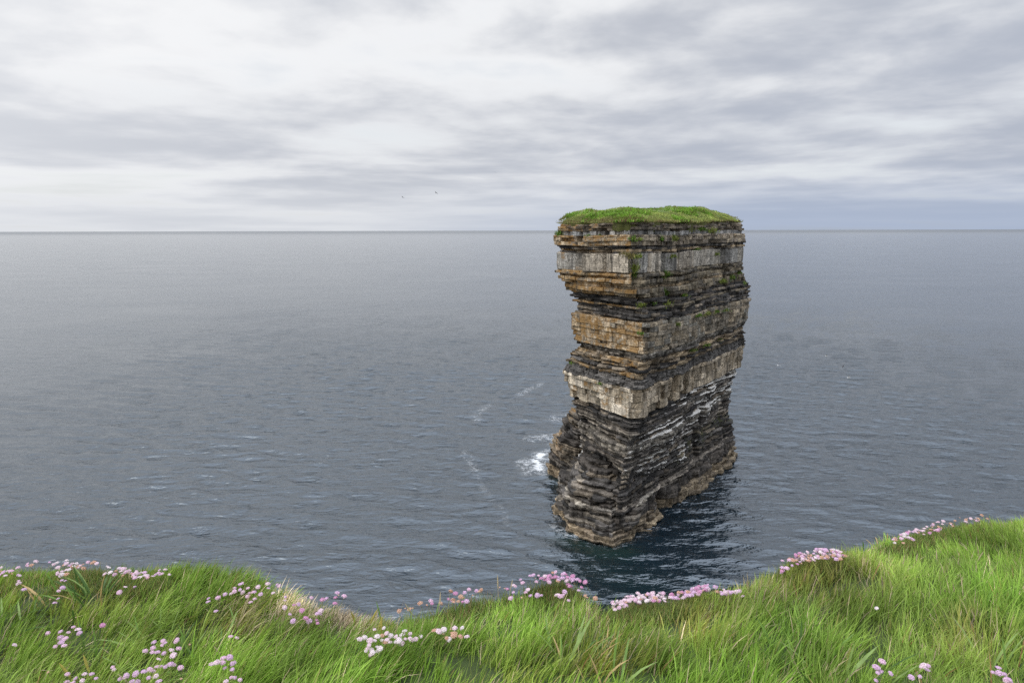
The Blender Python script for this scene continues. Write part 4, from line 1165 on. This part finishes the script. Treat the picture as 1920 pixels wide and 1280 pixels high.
CLUMPS = [  # label, x, y, leaves, length, hues, spread
    ('dark green drooping leafy tuft on the left rim', 178, 1108, 46, .13, (1, 6, 1, 1), .075),
    ('pale broad leaves behind the lilac thrift at lower left', 290, 1200, 16, .13, (2, 0, 4, 0), .06),
    ('broad leaves around the front lilac clump', 250, 1262, 26, .12, (4, 1, 2, 0), .12),
    ('fresh broad leaves beside the bottom left thrift group', 400, 1225, 20, .12, (4, 1, 2, 0), .09),
    ('plantain leaves left of the white thrift patch', 665, 1225, 14, .12, (3, 2, 2, 0), .06),
    ('short fleshy leaves behind the white thrift patch', 830, 1165, 34, .085, (4, 1, 3, 1), .14),
    ('tall blade clump with brown tips below the mound', 1062, 1222, 26, .15, (4, 3, 1, 2), .05),
    ('wide bright leaves at the bottom centre', 1140, 1275, 8, .16, (2, 0, 4, 1), .05),
    ('wide leaf clump at the bottom right of the grass', 1575, 1262, 24, .15, (3, 3, 2, 0), .10),
    ('leaf clump beside the violet thrift at right border', 1890, 1262, 14, .15, (2, 2, 3, 1), .07),
    ('bushy low leaves at the tip of the far right bank', 1668, 1022, 40, .06, (4, 1, 3, 3), .09),
    ('low green herb on top of the far right bank', 1880, 985, 34, .065, (4, 3, 2, 0), .13),
    ('fleshy leaves at the left picture border', 15, 1165, 14, .12, (2, 1, 4, 0), .06),
]
def build_clumps():
    rng = random.Random(21)
    for label, px, py, n, L, hues, spr in CLUMPS:
        p = on_ground(px, py, L * .35)
        if p.y > float(edge_y(p.x)): p.y = float(edge_y(p.x))
        g = Vector((p.x, p.y, float(ground(p.x, p.y))))
        root = empty('leafy_plant', g, label=label, category='plant', group='broad leaved plants in the grass')
        for i in range(n):
            me = LEAVES[rng.choices(range(4), hues)[0]][rng.randrange(3)]
            o = add('leaf', me, None, root)
            dx, dy = rng.gauss(0, spr), rng.gauss(0, spr * .8)
            if g.y + dy > float(edge_y(g.x + dx)) + .04: dy = -abs(dy)
            o.location = (dx, dy, float(ground(g.x + dx, g.y + dy)) - g.z - .01)
            l = L * rng.uniform(.6, 1.25); w = max(l, .10) * rng.uniform(.45, .75)
            o.scale = (l, w * 1.0, l)
            o.rotation_euler = (rng.gauss(0, .15), rng.gauss(-.05, .2), math.atan2(dy, dx) + rng.gauss(0, .7))
build_clumps()

# ------------------------------------------------------------------ seed heads and dead stalks
def spike_mesh(seed, wide):
    rng = np.random.default_rng(seed)
    V, Q = [], []
    lean = rng.uniform(.05, .22)
    prof = [(0, .006), (.55, .006), (.62, .013 * wide), (.75, .020 * wide), (.9, .015 * wide), (1.0, .002)]
    for f, r in prof:
        for k in range(5):
            V.append((lean * f * f + r * math.cos(k * 1.2566), r * math.sin(k * 1.2566), f))
    for i, (f, r) in enumerate(prof): pass
    V = np.array(V); 
    for j in range(len(prof) - 1):
        for k in range(5): Q.append((j * 5 + k, j * 5 + (k + 1) % 5, j * 5 + 5 + (k + 1) % 5, j * 5 + 5 + k))
    return np_mesh('seed_stalk', V, Q)
M_SEED = plain('seed_head', (.55, .46, .30), .8, .25, 50.0, .2, .15)
M_YEL = plain('plantain_spike', (.42, .36, .09), .8, .25, 50.0, .1, .15)
SPIKES = []
for m_, w_ in ((M_SEED, 1.0), (M_YEL, 1.6)):
    row = []
    for k_ in range(3):
        me_ = spike_mesh(800 + k_, w_); me_.materials.append(m_); row.append(me_)
    SPIKES.append(row)
STALKS = [('pale seed head left of the right hand slope', 1697, 1043, 0), ('pale seed head near top of the right hand slope', 1722, 1045, 0), ('tall pale seed head in the middle of the right hand slope', 1787, 1068, 0),
          ('leaning pale seed head left of the tall one', 1802, 1078, 0), ('short pale seed head beside the leaning one', 1798, 1090, 0), ('thin tilted seed head on the right hand slope', 1787, 1092, 0), ('slender pale seed head right of the tall one', 1825, 1040, 0),
          ('curved pale stalk low on the right hand slope', 1800, 1140, 0), ('arched pale stalk right of the curved one', 1840, 1142, 0), ('small seed head left of the right slope', 1620, 1072, 0), ('pale stalk beside the domed thrift cushion', 1550, 1070, 0),
          ('yellow plantain spike right of the straw rim', 672, 1150, 1), ('tall yellow plantain spike right of the straw rim', 682, 1158, 1), ('bent yellow plantain spike before the central gap', 695, 1165, 1), ('small yellow plantain spike below the central gap', 713, 1172, 1), ('yellow spike beside the white thrift patch', 742, 1180, 1),
          ('dead grey stalk left on the rim right of the central gap', 803, 1112, 0), ('dead grey stalk on the rim, second from the central gap', 823, 1108, 0), ('dead grey stalk on the rim, third from the central gap', 842, 1105, 0), ('long dead stalk crossing thrift on the rim', 878, 1095, 0), ('dead stalk at the foot of the mound', 935, 1098, 0), ('dead stalk twin at the foot of the mound', 950, 1090, 0),
          ('yellow flower spike in the lower left grass', 150, 1255, 1), ('yellow flower spike above the bottom left thrift row', 178, 1250, 1), ('pale stalk in the middle of the left grass', 219, 1195, 0), ('hooked dead stalk by the thrift pair', 425, 1198, 0), ('pale stalk beside the front lilac clump', 263, 1265, 0)]
def build_stalks():
    rng = random.Random(31)
    for label, px, py, kind in STALKS:
        p = on_ground(px, py, .09)
        if p.y > float(edge_y(p.x)): p.y = float(edge_y(p.x)) - .01
        g = (p.x, p.y, float(ground(p.x, p.y)) - .01)
        o = add('seed_stalk', SPIKES[kind][rng.randrange(3)], None, None, g, label=label, category='grass stalk', group='seed heads and stalks in the grass')
        h = rng.uniform(.09, .14)
        o.scale = (h, h, h)
        o.rotation_euler = (rng.gauss(0, .25), rng.gauss(0, .25), rng.random() * 6.28)
build_stalks()

# ------------------------------------------------------------------ plants on the ledges of the stack
def tuft(seed, w, h, col, n):
    rng = np.random.default_rng(seed)
    b = np.column_stack([rng.normal(0, w * .4, n), rng.normal(0, .25, n), rng.uniform(-.15, .1, n) - np.abs(rng.normal(0, h * .22, n))])
    b[:, 2] -= np.abs(b[:, 0]) * .15
    a = rng.random(n) * 6.283
    L = h * rng.uniform(.4, 1.1, n)
    c = np.array(col) * rng.uniform(.45, 1.35, n)[:, None]
    c = np.where((rng.random(n) < .18)[:, None], np.array([.26, .22, .09]), c)
    V, Q, T, C = blade_mesh(b, L, rng.uniform(.06, .14, n), np.stack([np.cos(a), np.sin(a)], -1), a + 1.57, c, c * 1.2, rng.uniform(.3, 1.6, n), 2)
    me = np_mesh('ledge_plant', V, Q, T, attrs={'Col': ('C', C)}); me.materials.append(M_TURF)
    return me
def u1(u, v): return (1000 + u / 4.267, 370 + v / 4.267)
GRN, YGR, OLV = (.125, .235, .03), (.21, .27, .05), (.24, .21, .07)
LEDGE = [('small green tuft on the upper left ledge of the stack', *u1(445, 305), .6, .6, GRN), ('little green tuft second along the upper left ledge', *u1(535, 303), .6, .5, GRN),
         ('wide bright tuft on the upper ledge left of the corner', *u1(800, 322), 1.1, .7, GRN), ('green sprig right of the wide bright tuft', *u1(850, 325), .6, .4, YGR), ('dark green tuft in the niche near the top corner', *u1(1020, 325), .9, .9, GRN),
         ('grassy mound on the upper ledge right of the corner', *u1(1125, 318), 1.8, .9, YGR), ('dry olive cushion on top of the grey bed', *u1(740, 450), 2.0, .8, OLV), ('olive cushion at the broken corner of the grey bed', *u1(840, 462), 1.2, .7, YGR),
         ('tall green growth in the cleft of the grey bed corner', *u1(815, 560), .6, 1.6, YGR), ('lower green growth in the cleft of the grey bed corner', *u1(810, 610), .5, .9, GRN), ('bushy green plant at the foot of the grey bed crack', *u1(1065, 605), 1.5, 1.0, GRN),
         ('green plant spilling below the grey bed crack', *u1(1020, 632), .9, .6, GRN), ('rounded green bush under the crack on the dark beds', *u1(1060, 750), 1.6, 1.2, GRN), ('yellow green tuft on the dark ledge at the corner', *u1(870, 850), 1.2, .6, YGR),
         ('feathery green tuft below the rounded bush', *u1(1060, 850), 1.3, 1.1, YGR), ('small tuft between corner ledge and feathery tuft', *u1(945, 840), .6, .5, GRN), ('big green clump high on the far right edge', *u1(1640, 595), 1.8, 1.2, GRN),
         ('green slope plants left of the big right clump', *u1(1585, 632), 1.6, 1.0, GRN), ('yellow green plants on the dark slope at right', *u1(1515, 662), 1.5, .8, YGR), ('green mat on the jutting right hand ledge', *u1(1680, 682), 2.0, .8, GRN),
         ('small tuft on the brown bed right of middle', *u1(1310, 407), .9, .5, GRN), ('tuft under the brown bed at the right', *u1(1462, 446), .9, .7, YGR), ('tuft on the grey bed right of the crack', *u1(1120, 460), 1.3, .5, YGR),
         ('left end of the long green ledge on the long face', *u1(1320, 935), 1.5, .5, GRN), ('second tuft of the long green ledge on the long face', *u1(1390, 922), 1.6, .6, YGR), ('third tuft of the long green ledge on the long face', *u1(1460, 908), 1.6, .6, GRN),
         ('right end of the long green ledge on the long face', *u1(1540, 893), 1.6, .5, GRN), ('bright tuft on top of the orange blocks', *u1(855, 1076), .8, .5, GRN), ('green fringe under the turf right of middle', *u1(1350, 245), 1.9, .9, GRN),
         ('green fringe under the turf further right', *u1(1440, 255), 1.9, .9, YGR), ('small tuft on the dark ledge left of the long face middle', *u1(1212, 775), .8, .5, GRN), ('green growth clinging to the top left edge', *u1(205, 285), 1.0, 1.0, GRN),
         ('green patch low on the dark slope of the long face', *u1(1385, 1172), 1.4, .5, GRN), ('left green patch on the dark slope of the long face', *u1(1280, 1212), 1.4, .5, GRN), ('right green patch on the dark slope of the long face', *u1(1490, 1130), 1.4, .5, GRN), ('tiny tuft on the pale bed left of the corner', *u1(540, 1480), .6, .3, GRN),
         ('small tuft on the orange ledge right of the corner', *u1(1155, 1008), .7, .5, GRN), ('tuft at the yellowed left end of the pale bed', *u1(315, 1318), .8, .5, GRN)]
def build_ledge_plants():
    dg = bpy.context.evaluated_depsgraph_get()
    miss = 0
    for i, (label, px, py, w, h, col) in enumerate(LEDGE):
        d = ray(px, py)
        ok, loc, nrm, fi, ob, mx = scene.ray_cast(dg, Vector((0, 0, H)) + d * 20, d)
        if not ok or loc.y > 160 or loc.y < 80:
            miss += 1; continue
        o = add('ledge_plant', tuft(900 + i, w, h, col, int(70 + 60 * w)), None, None, loc + Vector((0, 0, -.1)) - d * .15, label=label, category='plant', group='green plants on the ledges of the stack')
        v = Vector((28.7, 40.5)) if px > 1195 else Vector((9.2, -16.0))
        o.rotation_euler = (0, 0, math.atan2(v.y, v.x))
    print('ledge plants missed', miss)
build_ledge_plants()

# ------------------------------------------------------------------ sea birds
def bird(label, px, py, Y, span, white, roll, yaw, group):
    rng = random.Random(label)
    p = at_y(px, py, Y)
    root = empty('sea_bird', p, label=label, category='bird', group=group)
    root.rotation_euler = (0, roll, yaw)
    # body: a tapered spindle with head and tail
    prof = [(-.26, .015, .008), (-.18, .05, .018), (-.06, .07, .055), (.06, .075, .065), (.15, .055, .055), (.20, .042, .045), (.25, .040, .042), (.28, .018, .02), (.33, .004, .004)]
    V, Q = [], []
    for y, a, b in prof:
        for k in range(8): V.append((a * math.cos(k * .7854), y, b * math.sin(k * .7854)))
    for j in range(len(prof) - 1):
        for k in range(8): Q.append((j * 8 + k, j * 8 + (k + 1) % 8, j * 8 + 8 + (k + 1) % 8, j * 8 + 8 + k))
    sc = span / 1.1
    me = np_mesh('body', np.array(V) * sc, Q, smooth_=True); add('body', me, M_BIRDW if white else M_BIRDD, root)
    for s_ in (-1, 1):
        # wing: arm raised, hand lowered and swept back
        st = [(.04, .10, -.09, .02), (.20, .13, -.06, .10), (.34, .10, -.06, .13), (.46, .02, -.07, .10), (.56, -.10, -.13, .05)]
        V, Q = [], []
        for x, yl, yt, z in st:
            V += [(s_ * x, yl, z), (s_ * x, (yl + yt) / 2, z + .012), (s_ * x, yt, z), (s_ * x, (yl + yt) / 2, z - .006)]
        for j in range(len(st) - 1):
            for k in range(4): Q.append((j * 4 + k, j * 4 + (k + 1) % 4, j * 4 + 4 + (k + 1) % 4, j * 4 + 4 + k))
        me = np_mesh('wing', np.array(V) * sc, Q, smooth_=True); add('wing', me, M_BIRDG if white else M_BIRDD, root)
M_BIRDW = plain('gull_white', (.82, .82, .80), .8, .05, 8.0)
M_BIRDG = plain('gull_wing', (.72, .73, .74), .8, .1, 8.0)
M_BIRDD = plain('dark_plumage', (.05, .045, .05), .8, .2, 8.0)
bird('dark bird gliding left of the pair above the horizon', 755, 370, 170, 1.0, False, .5, .9, 'birds in flight over the sea')
bird('dark bird gliding right of the pair above the horizon', 818, 362, 165, 1.15, False, .55, .8, 'birds in flight over the sea')
bird('pale gull high against the grey cloud', 930, 323, 150, 1.0, True, .05, .1, 'birds in flight over the sea')
bird('white gull banking farthest right over the water', 1592, 708, 105, 1.1, True, .6, 1.0, 'birds in flight over the sea')
bird('small white gull above the banking one', 1550, 667, 115, .9, True, .5, 1.3, 'birds in flight over the sea')
bird('white gull flying upright nearest the stack', 1459, 685, 120, 1.0, True, .1, -.9, 'birds in flight over the sea')
bird('small dark bird low over water between the gulls', 1581, 687, 120, .8, False, -.6, .5, 'birds in flight over the sea')
bird('tiny gull just off the right side of the stack', 1391, 723, 140, .7, True, .3, .5, 'birds in flight over the sea')
